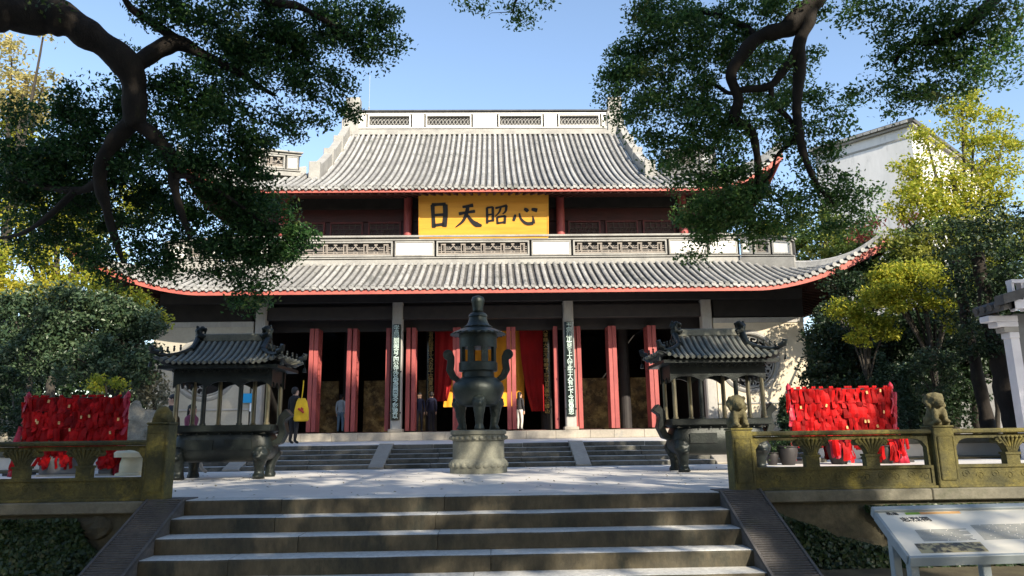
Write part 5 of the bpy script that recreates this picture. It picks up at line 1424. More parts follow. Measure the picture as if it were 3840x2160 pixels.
# ------------------------------------------------------------------ trees
def spray(center, rad, n, flat=.55):
    """points of one leafy spray"""
    d = rng.normal(size=(n, 3)); d /= np.linalg.norm(d, axis=1, keepdims=True); q = rng.uniform(0, 1, n) ** .6
    return np.array(center) + d * q[:, None] * np.array([rad, rad, rad * flat])
def blob_sprays(blobs, cover, leaf, rad, flat=.6, dens=1.0, depth=.8):
    """blobs: (px, py, rx, ry, depth) measured in the photograph; returns spray centres and leaf points"""
    cs = []; P = []
    for b in blobs:
        cx, cy, rx, ry, y = b[:5]; dn = b[5] if len(b) > 5 else 1.
        c = at(cx, cy, y); k = K * y / F_PX; RX, RZ = rx * k * 1.12, ry * k * 1.12; RY = depth * (RX + RZ) / 2
        area = math.pi * RX * RZ; n_sp = max(4, int(area / (math.pi * rad * rad) * 5.0 * dens * dn))
        npl = max(8, int(cover * dn * area / (n_sp * .36 * leaf * leaf)))
        for i in range(n_sp):
            d = rng.normal(size=3); d /= np.linalg.norm(d); q = rng.uniform(.25, 1) ** .6
            s_ = np.array(c) + d * q * np.array([RX, RY, RZ]); r_ = rad * rng.uniform(.7, 1.3)
            cs.append(s_); P.append(spray(s_, r_, int(npl * rng.uniform(.5, 1.5)), flat))
        nf = int(cover * dn * area / (.36 * leaf * leaf) * .22)
        d = rng.normal(size=(nf, 3)); d /= np.linalg.norm(d, axis=1, keepdims=True)
        P.append(np.array(c) + d * (rng.uniform(0, 1, nf) ** .4)[:, None] * np.array([RX, RY, RZ]) * 1.08)
    return cs, np.concatenate(P)
def branches(parent, limbs, cs, mt, base_r=.02, name='twigs', every=1):
    """thin twigs from the nearest limb point out to each spray"""
    nodes = []
    for L in limbs:
        for a, b in zip(L[:-1], L[1:]):
            for t in np.linspace(0, 1, 5): nodes.append(np.array(a[0]) * (1 - t) + np.array(b[0]) * t)
    nodes = np.array(nodes); m = MB(); order = sorted(cs[::every], key=lambda c: np.min(np.linalg.norm(nodes - c, axis=1)))
    for c in order:
        d = np.linalg.norm(nodes - c, axis=1); j = int(np.argmin(d)); a = nodes[j]; L = d[j]
        if L < .05: continue
        mid = (a + c) / 2 + rng.normal(size=3) * L * .12; mid2 = a * .25 + c * .75 + rng.normal(size=3) * L * .08
        r = base_r * min(1.4, .35 + .35 * L)
        m.tube([a, mid, mid2, c], [r, r * .75, r * .5, r * .25], 5, cap=False)
        nodes = np.vstack([nodes, mid[None], mid2[None], c[None]])
    if m.v: tag(m.build(name, mt, parent, smooth='all', fixn=False), kind='stuff')
def limb(parent, L, mt, name='branch', n=12, wob=.10):
    """L: [(point, radius), ...] smoothed into one crooked limb"""
    P = [Vector(p) for p, r in L]; Rr = [r for p, r in L]; Q = []; W = []
    for i in range(len(P) - 1):
        p0, p1, p2, p3 = P[max(0, i - 1)], P[i], P[i + 1], P[min(len(P) - 1, i + 2)]
        for k in range(8):
            t = k / 8; q = .5 * (2 * p1 + (p2 - p0) * t + (2 * p0 - 5 * p1 + 4 * p2 - p3) * t * t + (3 * p1 - p0 - 3 * p2 + p3) * t ** 3)
            r = Rr[i] + (Rr[i + 1] - Rr[i]) * t
            q += Vector((noise.noise(q * 2.1), noise.noise(q * 2.1 + Vector((9, 0, 0))), noise.noise(q * 2.1 + Vector((0, 7, 0))))) * r * wob * 3
            Q.append(q); W.append(r * (1 + .30 * noise.noise(q * 4.0)))
    Q.append(P[-1]); W.append(Rr[-1])
    m = MB().tube(Q, W, n); o = m.build(name, mt, parent, smooth='all', fixn=False)
    return o
def up_normals(n, upw=.9): return rng.normal(size=(n, 3)) + np.array([0, 0, upw])
CAMPHOR = leafmat('camphor_leaf', [(.014, .050, .015), (.027, .080, .022), (.045, .115, .030), (.08, .15, .038)], .40, .42)
CAMPHOR_R = leafmat('camphor_leaf_mid', [(.030, .09, .022), (.052, .13, .032), (.09, .18, .045), (.15, .23, .06)], .45, .42)  # brighter copy for the right crown, its sunlight put into the colour
CAMPHOR_L = leafmat('camphor_leaf_light', [(.025, .05, .014), (.05, .085, .02), (.085, .12, .028), (.13, .15, .035)], .4, .42)
def A(px, py, y, r): return (at(px, py, y), r)
# ---- left camphor
tl_ = thing('camphor_tree', 'big dark camphor tree whose crooked limbs hang in from the upper left', 'tree', (-8.6, 8.8, gz + .02))
trunkL = [(Vector((-8.6, 8.6, gz)), .62), (Vector((-8.5, 8.7, 1.2)), .50), (Vector((-8.3, 8.8, 3.5)), .44), (Vector((-8.0, 8.8, 5.6)), .38), (Vector((-7.6, 8.6, 8.5)), .30), (Vector((-6.8, 7.0, 11.5)), .2)]
l1 = [(Vector((-8.05, 8.8, 5.4)), .34), A(-40, 40, 9.0, .27), A(60, 35, 9.2, .26), A(160, 55, 9.4, .245), A(250, 105, 9.6, .22), A(330, 180, 9.9, .20), A(342, 240, 10.0, .165), A(343, 315, 10.1, .15)]
l2 = [A(330, 175, 9.9, .15), A(400, 125, 10.0, .13), A(455, 110, 10.1, .11), A(520, 140, 10.2, .075), A(610, 190, 10.4, .05), A(690, 240, 10.6, .025)]
l2b = [A(455, 110, 10.1, .08), A(380, 55, 9.9, .07), A(330, 20, 9.7, .05), A(300, -30, 9.5, .03)]
l3 = [A(343, 305, 10.1, .14), A(300, 345, 10.2, .12), A(262, 400, 10.3, .105), A(250, 460, 10.4, .09), A(265, 520, 10.5, .07), A(290, 600, 10.7, .05), A(310, 660, 10.9, .03)]
l4 = [A(343, 310, 10.1, .12), A(395, 350, 10.2, .105), A(430, 395, 10.3, .09), A(440, 470, 10.4, .07), A(455, 530, 10.6, .05), A(480, 600, 10.8, .03)]
l5 = [A(250, 455, 10.4, .08), A(200, 480, 10.6, .065), A(120, 470, 10.8, .05), A(40, 450, 11.0, .03)]
l6 = [A(190, 482, 10.6, .06), A(120, 545, 10.8, .045), A(60, 585, 11.0, .035), A(0, 600, 11.2, .02)]
l7 = [A(438, 440, 10.3, .05), A(500, 450, 10.5, .04), A(580, 500, 10.8, .03), A(660, 560, 11.1, .02)]
l8 = [(Vector((-7.6, 8.6, 8.5)), .22), (Vector((-5.5, 8.4, 9.0)), .16), A(620, -40, 9.6, .09), A(760, 20, 10.0, .05), A(880, 90, 10.4, .025)]
limb(tl_, trunkL, BARK, 'trunk', 16)
LIML = [l1, l2, l2b, l3, l4, l5, l6, l7, l8]
for L in LIML: limb(tl_, L, BARK)
BL = [(480, 20, 130, 60, 9.9), (620, 50, 120, 85, 10), (760, 60, 130, 90, 10.3), (890, 70, 110, 90, 10.6), (950, 120, 65, 75, 10.8, .8), (700, 165, 90, 80, 10.3, .8), (820, 200, 90, 70, 10.7, .8), (860, 255, 55, 45, 10.9, .55), (760, 300, 60, 45, 10.9, .45), (560, 150, 90, 70, 10.2, .7),
      (240, 255, 95, 75, 10.8, .9), (150, 300, 60, 60, 11, .7), (110, 350, 130, 90, 11.2), (240, 360, 110, 80, 10.7), (480, 260, 100, 80, 10.4, .9), (450, 215, 60, 50, 10.4), (570, 320, 95, 70, 10.5, .8), (620, 375, 60, 55, 10.8), (480, 370, 90, 70, 10.3, .7), (350, 430, 90, 45, 10.6, .45),
      (200, 430, 150, 70, 11), (60, 440, 90, 80, 11.3), (560, 430, 110, 70, 10.8), (615, 450, 65, 65, 11, .9), (520, 500, 110, 60, 10.9, .9), (640, 530, 100, 60, 11.2, 1.1), (715, 590, 50, 38, 11.4, 1.2), (745, 600, 45, 38, 11.4, 1.1), (700, 620, 70, 50, 11.3, 1.1), (560, 590, 110, 55, 11.1, .9), (420, 570, 80, 60, 11, .7), (330, 640, 110, 50, 11.1, .8), (200, 560, 110, 50, 11.3, .6), (90, 530, 110, 60, 11.5, .7), (60, 600, 80, 40, 11.6, .6), (170, 630, 110, 35, 11.5, .7), (440, 670, 110, 40, 11.2, .7), (560, 680, 90, 35, 11.2, .55), (640, 735, 50, 32, 11.3, 1.0), (610, 765, 40, 16, 11.3, .7), (270, 700, 60, 20, 11.4, .6), (400, 30, 70, 40, 9.7), (680, 660, 70, 35, 11.3, .6), (60, 90, 1, 1, 9)]
BL = BL[:-1] + [(420, 330, 120, 90, 11.4), (560, 250, 80, 60, 11, .6), (300, 480, 120, 60, 11.6, .8), (520, 640, 120, 45, 11.8, .8), (430, 500, 90, 60, 11.5, .9), (640, 300, 60, 60, 11.2, .5), (640, 510, 50, 50, 11.6, .9), (330, 150, 40, 40, 11.2, .3), (600, 150, 120, 90, 11.2, .7), (700, 330, 60, 50, 11.3, .5), (130, 480, 130, 90, 12, .7), (280, 580, 120, 60, 12, .6)]
cs, P = blob_sprays(BL, 4.6, .078, .30, .6)
leaves('crown', P, up_normals(len(P), .6), .075, CAMPHOR, tl_, .5)
branches(tl_, LIML, cs, BARK, .016, every=2)
# lighter leaves here and there in the same crown, sunlight put into their colour
cs2, P2 = blob_sprays([(600, 85, 30, 40, 9.5, .6), (590, 40, 30, 25, 9.5, .5), (735, 545, 30, 40, 11.2, .5), (650, 760, 30, 15, 11.1, .5), (120, 20, 60, 30, 8.9, .5)], 1.2, .08, .18)
leaves('sun_toned_leaves', P2, up_normals(len(P2), .6), .08, CAMPHOR_L, tl_, .55)
# ---- right camphor
tr_ = thing('camphor_tree', 'dark camphor tree with forked limbs hanging down over the right half of the hall', 'tree', (9.8, 7.2, gz + .02))
trunkR = [(Vector((9.8, 7.2, gz)), .60), (Vector((9.7, 7.3, 2.0)), .48), (Vector((9.5, 7.5, 5.0)), .42), (Vector((9.0, 8.0, 8.0)), .36), (Vector((8.2, 7.4, 10.5)), .26), (Vector((7.2, 5.5, 12.5)), .18)]
r1 = [(Vector((9.2, 7.9, 7.4)), .30), (Vector((8.0, 9.5, 8.6)), .25), A(2120, -70, 11.6, .21), A(2045, 10, 11.8, .19), A(1985, 65, 11.9, .165), A(1905, 100, 12.0, .14), A(1855, 150, 12.1, .125), A(1838, 190, 12.2, .11), A(1858, 250, 12.3, .10), A(1850, 300, 12.4, .09), A(1890, 330, 12.4, .085), A(1905, 400, 12.5, .065), A(1905, 470, 12.6, .05), A(1915, 500, 12.6, .035)]
r2 = [A(2050, 5, 11.8, .13), A(2030, 60, 11.8, .125), A(2010, 110, 11.9, .115), A(2012, 200, 12.0, .095), A(2003, 290, 12.1, .085), A(2025, 400, 12.2, .06), A(2060, 470, 12.3, .045), A(2105, 520, 12.4, .025)]
r3 = [A(2012, 115, 11.9, .10), A(1970, 175, 12.0, .09), A(1935, 215, 12.1, .08), A(1870, 225, 12.2, .06), A(1835, 235, 12.3, .05), A(1800, 215, 12.5, .035), A(1740, 200, 12.8, .022)]
r4 = [A(1938, 212, 12.1, .06), A(1945, 260, 12.2, .055), A(1985, 300, 12.2, .045), A(2000, 345, 12.3, .04), A(1955, 390, 12.4, .032), A(1940, 440, 12.5, .025), A(1905, 470, 12.6, .02)]
r5 = [(Vector((9.0, 8.0, 8.0)), .2), A(2560, -60, 9.0, .11), A(2400, 90, 9.2, .06), A(2290, 110, 9.4, .045), A(2250, 160, 9.5, .03)]
r6 = [(Vector((8.8, 7.8, 8.6)), .16), (Vector((6.0, 8.6, 9.4)), .10), A(1480, -70, 10.5, .05), A(1320, -20, 10.6, .03), A(1290, 30, 10.6, .018)]
r7 = [A(1905, 100, 12.0, .07), A(1860, 60, 12.2, .06), A(1760, 30, 12.5, .045), A(1660, 60, 12.8, .03), A(1600, 110, 13, .02)]
limb(tr_, trunkR, BARK, 'trunk', 16)
LIMR = [r1, r2, r3, r4, r5, r6, r7]
for L in LIMR: limb(tr_, L, BARK)
BR = [(1640, 40, 70, 60, 12.9, .9), (1620, 110, 75, 60, 13, .9), (1700, 90, 110, 80, 12.8), (1570, 170, 60, 55, 13.1, .8), (1540, 235, 45, 50, 13.2, .8), (1620, 220, 90, 70, 13), (1720, 200, 100, 80, 12.7), (1640, 300, 100, 60, 13, .9), (1740, 300, 90, 70, 12.7), (1800, 100, 90, 90, 12.5), (1890, 40, 110, 55, 12.2), (1920, 160, 70, 60, 12.2, .6), (1800, 360, 90, 55, 12.7, .9), (1680, 370, 60, 45, 13, .7), (1920, 300, 75, 60, 12.4, .8), (1970, 340, 60, 50, 12.4, .6), (2060, 330, 75, 55, 12.3, .7), (2080, 260, 60, 50, 12.2, .5), (2110, 330, 55, 35, 12.2, .5), (1780, 420, 110, 50, 12.7, .8), (1870, 450, 60, 40, 12.6, .7), (1840, 520, 90, 45, 12.7, 1.3), (1760, 540, 70, 40, 12.9, 1.2), (1730, 550, 40, 30, 12.9, 1.), (1850, 570, 110, 45, 12.7, 1.1), (1960, 540, 60, 60, 12.6, .8), (1770, 615, 50, 40, 12.9, .6), (1890, 600, 40, 35, 12.7, .5), (2060, 400, 55, 50, 12.4, .7), (2090, 470, 70, 50, 12.5, .8), (2140, 500, 55, 40, 12.5, .7), (2150, 560, 65, 40, 12.6, .9), (2050, 520, 50, 40, 12.5, .6), (2010, 480, 50, 50, 12.5, .5), (1990, 20, 90, 40, 11.9, .8), (1870, 130, 80, 70, 13, .8), (1950, 250, 80, 70, 13.2, .8), (1830, 300, 80, 60, 13.2, .8), (2000, 170, 70, 60, 13, .6), (1760, 470, 90, 45, 13.2, .8), (1920, 510, 80, 55, 13, .9), (2050, 560, 70, 35, 13, .8), (1700, 30, 110, 50, 13, .8), (1560, 290, 40, 35, 13.3, .6), (1650, 410, 50, 30, 13.2, .6)]
cs, P = blob_sprays(BR, 3.6, .085, .32, .6)
leaves('crown', P, up_normals(len(P), .6), .085, CAMPHOR_R, tr_, .5)
branches(tr_, LIMR, cs, BARK, .016, every=2)
BR2 = [(2200, 30, 110, 50, 9.2, .8), (2300, 60, 100, 60, 9.2), (2420, 60, 110, 70, 9.1), (2530, 50, 90, 70, 9.0), (2250, 150, 70, 45, 9.5, .8), (2340, 150, 100, 60, 9.4), (2460, 160, 90, 60, 9.2), (2200, 215, 60, 35, 9.7, .7), (2300, 225, 90, 50, 9.6, .9), (2400, 240, 60, 35, 9.5, .9), (2260, 275, 70, 22, 9.7, .6), (2550, 160, 50, 60, 9.0, .6), (1200, 12, 45, 18, 10.5, .8), (1290, 25, 50, 30, 10.6, .8), (1320, 55, 25, 16, 10.6, .5), (1375, 5, 35, 12, 10.6, .5)]
cs, P = blob_sprays(BR2, 3.0, .07, .26, .6)
leaves('near_boughs', P, up_normals(len(P), .6), .07, CAMPHOR_R, tr_, .5)
branches(tr_, LIMR, cs, BARK, .014, 'near_twigs')
cs, P = blob_sprays([(1600, 25, 45, 35, 12.5, .7), (1640, 170, 40, 30, 12.3, .6), (2200, 70, 40, 25, 8.9, .6), (2330, 250, 30, 20, 9.2, .6), (2540, 30, 40, 25, 8.6, .6), (1850, 330, 35, 50, 12.9, .5)], 1.3, .08, .2)
leaves('sun_toned_leaves', P, up_normals(len(P), .6), .08, CAMPHOR_L, tr_, .55)  # lighter colour stands in for sun on these leaves
# ---- unseen upper crowns added to both camphors, shaped for their shade on court and steps
dxs, dys = math.sin(SUN_AZ) / math.tan(SUN_EL), math.cos(SUN_AZ) / math.tan(SUN_EL)
GAPS = [(-5.7, 17.2, .55, .9), (.6, 6.75, .15, .9), (1.2, 6.7, .25, .97), (1.8, 6.65, .3, .97), (2.4, 6.7, .3, .97), (3.0, 6.75, .3, .97), (3.4, 6.9, .2, .95), (-.9, 8.9, .2, .85), (-1.9, 8.85, .1, .75), (-.3, 8.3, .1, .8), (4.0, 5.2, .9, .75), (5.0, 5.0, .7, .6), (2.2, 8.8, .0, .9), (-.3, 14.1, .40, .9), (-.9, 15.8, .35, .9), (3.05, 10.2, .28, 1.), (4.5, 10.5, .38, 1.), (3.0, 7.9, .1, .9), (-3.2, 14.0, .5, .8), (-1.0, 13.0, .5, .7), (1.8, 13.6, .6, .7), (2.6, 15.0, .5, .7), (-2.5, 12.2, .35, .7), (.9, 12.6, .4, .7), (-.2, 34.6, 1.0, .7), (-1.5, 16.2, .4, .6)]  # holes shaped in the added crowns to let sun patches through
def cover_fn(u, v):
    umax = 5.15 if v < 11.3 else 4.6 if v < 16 else 2.5 + .25 * math.sin(v * 2.)
    umax += .5 * noise.noise(Vector((v * .8, u * .3, 4)))
    umin = -13 if v < 29 else -17
    vmax = 37.0 if u < -10.5 else 35.2 if u < -2.5 else 33.2 if u < .8 else 31
    if 8.2 < u < 13 and 17 < v < 24: return 1.  # extra crown added to shade the side hall
    if u > umax or u < umin or v > vmax + .4 * noise.noise(Vector((u, 0, 1))) or v < 2.5: return 0
    c = 1.
    for gu, gv, gr, gs in GAPS:
        d = math.hypot(u - gu, (v - gv))
        if d < gr + .42: c *= 1 - gs
    if 10.8 < v < 16.2 and u > -6:
        k = noise.noise(Vector((u * .55, v * 2.3, 8.8)))
        c *= .14 if k > .2 else .32
    if 29.2 < v < 31.2 and u < 2.4: c *= .28
    if 18.6 < v < 27 and u > -4.5: c *= .42
    elif 18.6 < v < 25: c *= .62
    return c
PC = {0: [], 1: []}; CC = {0: [], 1: []}
tries = 0; want = 11000
while tries < want:
    tries += 1
    u, v = rng.uniform(-17, 12.5), rng.uniform(2.5, 36)
    if rng.uniform() > cover_fn(u, v): continue
    z = max(10. + .08 * v, (v - 2.0) / dys) * rng.uniform(.93, 1.1)
    c = np.array([u + dxs * z, v - dys * z, z])
    px, py, zz_ = pix(c)
    if zz_ > 0 and py > -45 and -60 < px < 2640: continue
    k = 0 if c[0] < 1.0 else 1
    CC[k].append(c); PC[k].append(spray(c, .6, 27, .5))
for k, t, L in ((0, tl_, [trunkL]), (1, tr_, [trunkR])):
    P = np.concatenate(PC[k]); leaves('shade_crown', P, up_normals(len(P), 1.0), .25, CAMPHOR, t, .6)
    top_ = trunkL[-2][0] if k == 0 else trunkR[-2][0]
    lims = [L[0]]
    C_ = np.array(CC[k]); ids = rng.choice(len(C_), 12, replace=False)
    for i in ids:
        e_ = Vector(C_[i]); mid = (top_ + e_) / 2 + Vector((0, 0, .8))
        l_ = [(top_, .16), (mid, .10), (e_, .03)]; limb(t, l_, BARK, 'bough', 8); lims.append(l_)
    branches(t, lims, CC[k], BARK, .02, 'shade_twigs', every=6)
# ------------------------------------------------------------------ shrubs and trees round the court
PAL = {
    'osman': leafmat('osmanthus_leaf', [(.022, .045, .024), (.04, .075, .036), (.065, .105, .05), (.10, .14, .07)], .2, .35),
    'yellow': leafmat('yellow_leaf', [(.34, .30, .03), (.48, .42, .04), (.36, .38, .04), (.56, .46, .06)], .48, .5),
    'ygreen': leafmat('yellow_green_leaf', [(.16, .21, .022), (.28, .33, .032), (.42, .42, .045), (.54, .47, .05)], .5, .5),
    'mid': leafmat('mid_green_leaf', [(.05, .10, .02), (.09, .15, .03), (.14, .20, .04)], .42, .5, patch=(.24, .25, .04), psc=.8),
    'dark': leafmat('dark_leaf', [(.010, .024, .010), (.018, .038, .014), (.03, .055, .02)], .25, .45),
    'pale': leafmat('pale_autumn_leaf', [(.40, .33, .10), (.50, .43, .18), (.36, .34, .12)], .5, .55),
    'pink': leafmat('pink_leaf', [(.40, .10, .08), (.50, .18, .13), (.35, .08, .06)], .45, .5),
    'dry': leafmat('dry_shrub_leaf', [(.16, .15, .10), (.24, .225, .15), (.12, .13, .08)], .3, .7),
    'conifer': leafmat('conifer_needle', [(.012, .03, .014), (.02, .045, .02), (.035, .07, .03)], .15, .5)}
def tree(name, label, pal, blobs, leaf=.14, rad=.5, cover=2.6, trunk=None, tr=.12, cat='tree', group=None, flat=.6, asp=.55, bark=None, upw=.7):
    cs, P = blob_sprays(blobs, cover * 1.8, leaf, rad, flat)
    cen = np.mean([np.array(at(b[0], b[1], b[4])) for b in blobs], 0)
    if trunk is None: base = Vector((cen[0], cen[1], .05))
    else: q = at(trunk[0], 1000, trunk[1]); base = Vector((q.x, trunk[1], .05))
    t = thing(name, label, cat, base, group)
    keep = P[:, 2] > .06; P = P[keep]
    leaves('crown' if cat == 'tree' else 'foliage', P, up_normals(len(P), upw), leaf, PAL[pal], t, asp)
    L = [(base, tr), (base.lerp(Vector(cen), .5) + Vector((.15, 0, 0)), tr * .8), (Vector(cen), tr * .45)]
    limb(t, L, bark or BARK2, 'trunk' if cat == 'tree' else 'stem', 9)
    lims = [L]
    for b in blobs:
        e_ = at(b[0], b[1], b[4]); l_ = [(L[1][0], tr * .5), ((L[1][0] + e_) / 2 + Vector((0, 0, .2)), tr * .35), (e_, tr * .15)]
        if len(blobs) > 1: limb(t, l_, bark or BARK2, 'branch', 7); lims.append(l_)
    branches(t, lims, cs, bark or BARK2, .02, 'twigs', every=5)
    return t
tree('osmanthus_tree', 'broad dense grey-green tree left of the hall, behind the left ribbon rack', 'osman', [(90, 800, 110, 70, 20), (210, 810, 110, 75, 20.5), (310, 820, 75, 70, 21), (350, 860, 45, 60, 21), (385, 785, 26, 18, 21.3, .8), (300, 765, 36, 18, 20.8, .8), (150, 745, 40, 18, 20.2, .7), (20, 760, 40, 24, 20, .8), (395, 905, 22, 28, 21, .6), (60, 890, 90, 60, 19.6), (190, 900, 110, 60, 19.8), (310, 920, 70, 50, 20.3)], .12, .42, 3.2, (335, 20.5), .10)
tree('yellow_shrub', 'sunlit yellow-leaved tree top above the grey-green tree at the far left', 'yellow', [(40, 720, 70, 28, 22), (120, 735, 75, 28, 22), (20, 760, 60, 25, 21.5), (165, 745, 50, 25, 22)], .13, .4, 2.8, (60, 22.5), .1)
tree('pale_tree', 'light yellow-green tree between the yellow tree and the left eave corner', 'ygreen', [(265, 745, 60, 30, 23), (330, 765, 55, 28, 23.5), (240, 775, 50, 25, 22.5), (385, 805, 25, 25, 23.5)], .13, .4, 2.4, (300, 23.5), .1)
tree('ginkgo_tree', 'pale washed yellow ginkgo high in the upper left corner', 'pale', [(30, 150, 70, 60, 26, .55), (70, 230, 65, 60, 26.5, .55), (20, 250, 60, 60, 26), (110, 210, 30, 35, 26.5, .5), (60, 300, 70, 50, 27, .9), (110, 85, 30, 14, 25, .6)], .17, .5, 1.8, (-60, 27), .2)
tree('maple_tree', 'tree with green and yellow autumn leaves behind the left camphor', 'ygreen', [(30, 360, 80, 60, 27), (80, 430, 90, 70, 27, .8), (240, 520, 90, 60, 27, .8), (330, 520, 70, 55, 27.5, .6), (120, 560, 110, 70, 27, .8), (230, 610, 90, 50, 27, .6), (30, 520, 70, 60, 26.5, .8), (60, 640, 90, 50, 26, .9), (180, 680, 90, 40, 26.5, .8)], .17, .55, 2.0, (130, 27), .18)
tree('yellow_shrub', 'small yellow-green bush peeping over the left ribbon rack', 'ygreen', [(262, 962, 28, 18, 18.2), (300, 968, 22, 12, 18.2, .6), (235, 970, 14, 10, 18)], .09, .22, 2.4, (265, 18.3), .04, 'shrub')
tree('dry_shrub', 'dry grey-beige bush between the left ribbon rack and the hall wall', 'dry', [(375, 965, 38, 45, 21, .9), (395, 1010, 30, 40, 21, .8)], .11, .35, 2.2, (382, 21), .06, 'shrub')
def rock(px, y, w_, h, label):
    x = at(px, 1050, y).x; m = MB().ball((x, y, h * .38), (w_ * .5, w_ * .4, h * .5)).ball((x - w_ * .2, y - .1, h * .7), (w_ * .26, w_ * .25, h * .32)).ball((x + w_ * .22, y, h * .55), (w_ * .25, w_ * .25, h * .3)).ball((x + w_ * .05, y - w_ * .25, h * .25), (w_ * .4, w_ * .25, h * .25))
    o = remeshed(m, 'garden_rock', ROCKM, None, .07, .16, 2.2, 0)
    for v in o.data.vertices:
        p = v.co; v.co += v.normal * .05 * noise.noise(p * 7)
    return tag(o, label, 'rock')
rock(360, 20.2, 1.1, 1.7, 'craggy beige garden rock right of the left ribbon rack')
rock(405, 19.6, .9, 1.0, 'low beige garden rock behind the left end post')
rock(8, 18.5, .9, 1.5, 'yellowish garden rock at the left edge beside the ribbon rack')
tree('dark_shrub', 'dark bush at the left edge of the left ribbon rack', 'dark', [(15, 960, 40, 40, 18.2), (10, 1040, 30, 60, 18.4), (45, 1050, 25, 40, 17.5), (60, 1000, 20, 25, 17.6, .6)], .09, .25, 2.2, (48, 17.6), .04, 'shrub')
tree('yellow_tree', 'tall yellow-green tree in front of the white building at upper right', 'ygreen', [(2420, 260, 60, 45, 30, .8), (2450, 320, 85, 60, 30, .8), (2350, 430, 70, 60, 29, .7), (2480, 400, 80, 60, 29.5, .7), (2300, 500, 60, 45, 28.5, .8), (2430, 500, 90, 55, 29), (2530, 330, 50, 60, 30, .6), (2520, 470, 60, 60, 29, .8), (2260, 530, 40, 30, 28.5, .8), (2330, 350, 45, 50, 30, .6), (2360, 520, 70, 45, 28.2), (2300, 430, 50, 50, 29, .7), (2390, 560, 80, 35, 28.5, .8)], .17, .5, 1.9, (2450, 29.5), .22)
tree('green_tree', 'large mid-green tree under the tall yellow-green tree at the right edge', 'mid', [(2230, 700, 60, 50, 27.5), (2460, 720, 80, 50, 25), (2550, 600, 60, 60, 26), (2330, 660, 80, 45, 26), (2380, 610, 110, 55, 26), (2490, 600, 90, 60, 25.5), (2290, 620, 70, 45, 26.5), (2540, 680, 60, 70, 25), (2440, 660, 90, 45, 25.5), (2250, 665, 50, 35, 27)], .16, .5, 2.6, (2450, 26), .2)
tree('sunlit_bush', 'bright yellow-green tree crown in full sun right of the eave corner', 'ygreen', [(2310, 690, 70, 35, 22.5), (2250, 760, 50, 25, 21.8), (2280, 705, 80, 38, 22), (2360, 715, 65, 38, 22), (2240, 735, 50, 25, 21.8), (2390, 750, 45, 30, 21.6), (2330, 755, 70, 25, 21.6), (2385, 800, 30, 28, 21.5, .8), (2420, 700, 35, 30, 22), (2230, 690, 35, 25, 22)], .12, .34, 4.2, (2340, 22.4), .12)
tree('sunlit_bush', 'yellow-green bough hanging just below the right eave corner', 'ygreen', [(2140, 790, 45, 28, 23), (2190, 815, 45, 22, 22.8), (2225, 840, 30, 18, 22.5, .8), (2200, 750, 28, 35, 23.5, .9), (2110, 770, 25, 20, 23.2), (2170, 850, 35, 20, 22.6, .8)], .12, .34, 3.8, (2160, 23.5), .09)
tree('dark_tree', 'dark dense tree right beside the right end of the hall', 'dark', [(2130, 730, 60, 50, 27), (2180, 690, 60, 45, 28), (2110, 790, 50, 40, 26.5), (2085, 850, 60, 60, 25), (2090, 960, 70, 80, 24.5), (2170, 900, 90, 80, 25), (2160, 1010, 90, 70, 24), (2240, 850, 70, 60, 25)], .15, .5, 3., (2150, 25), .18)
tree('dark_tree', 'dark dense tree below the sunlit yellow-green crown', 'dark', [(2300, 850, 80, 70, 24.5), (2330, 950, 100, 70, 24), (2250, 960, 70, 80, 24.5), (2420, 850, 80, 80, 23.5), (2480, 780, 60, 60, 23), (2440, 920, 70, 45, 24), (2540, 800, 60, 80, 23.5), (2500, 880, 70, 50, 24), (2380, 1010, 80, 60, 23.5), (2300, 1040, 80, 50, 23.5)], .15, .5, 3., (2380, 24.5), .18)
tree('grey_green_shrub', 'grey-green bush with small leaves in front of the dark trees at right', 'osman', [(2340, 900, 50, 25, 21), (2300, 925, 45, 22, 20.8, .8), (2370, 935, 40, 22, 21, .8), (2350, 975, 45, 25, 21, .6)], .10, .3, 2.2, (2340, 21.2), .06, 'shrub')
tree('grey_green_shrub', 'grey-green tree by the side hall roof at the right edge', 'osman', [(2470, 720, 45, 50, 21, .8), (2450, 790, 45, 35, 20.8, .8), (2520, 850, 20, 60, 20.5, .5)], .10, .35, 2.0, (2490, 21.5), .09)
tree('green_tree', 'green tree showing above the right hip ridge of the hall', 'mid', [(2090, 660, 90, 40, 38), (2180, 640, 60, 40, 37), (2070, 610, 75, 40, 40), (1990, 600, 60, 40, 41, .8), (2130, 630, 60, 40, 39), (2170, 600, 40, 40, 39, .7), (2060, 560, 60, 35, 42, .8), (1930, 585, 45, 28, 42, .8)], .24, .7, 2.6, (2070, 40.5), .25)
tree('yellow_tree', 'yellowish tree top peeping behind the panelled hip ridge', 'yellow', [(1935, 572, 38, 14, 47), (1890, 580, 25, 12, 47, .7)], .25, .6, 2., (1930, 47), .2)
tree('pink_maple', 'small pink-leaved maple above the right eave corner', 'pink', [(2170, 580, 28, 24, 35, .9), (2195, 560, 22, 18, 35, .7), (2160, 605, 18, 14, 35, .8)], .18, .4, 2., (2175, 35.5), .1)
tree('pink_maple', 'orange-red maple touching the tip of the right eave', 'pink', [(2285, 570, 26, 16, 33, .7), (2255, 610, 16, 14, 33, .8), (2300, 545, 22, 14, 33, .5)], .18, .4, 1.8, (2270, 33.5), .1)
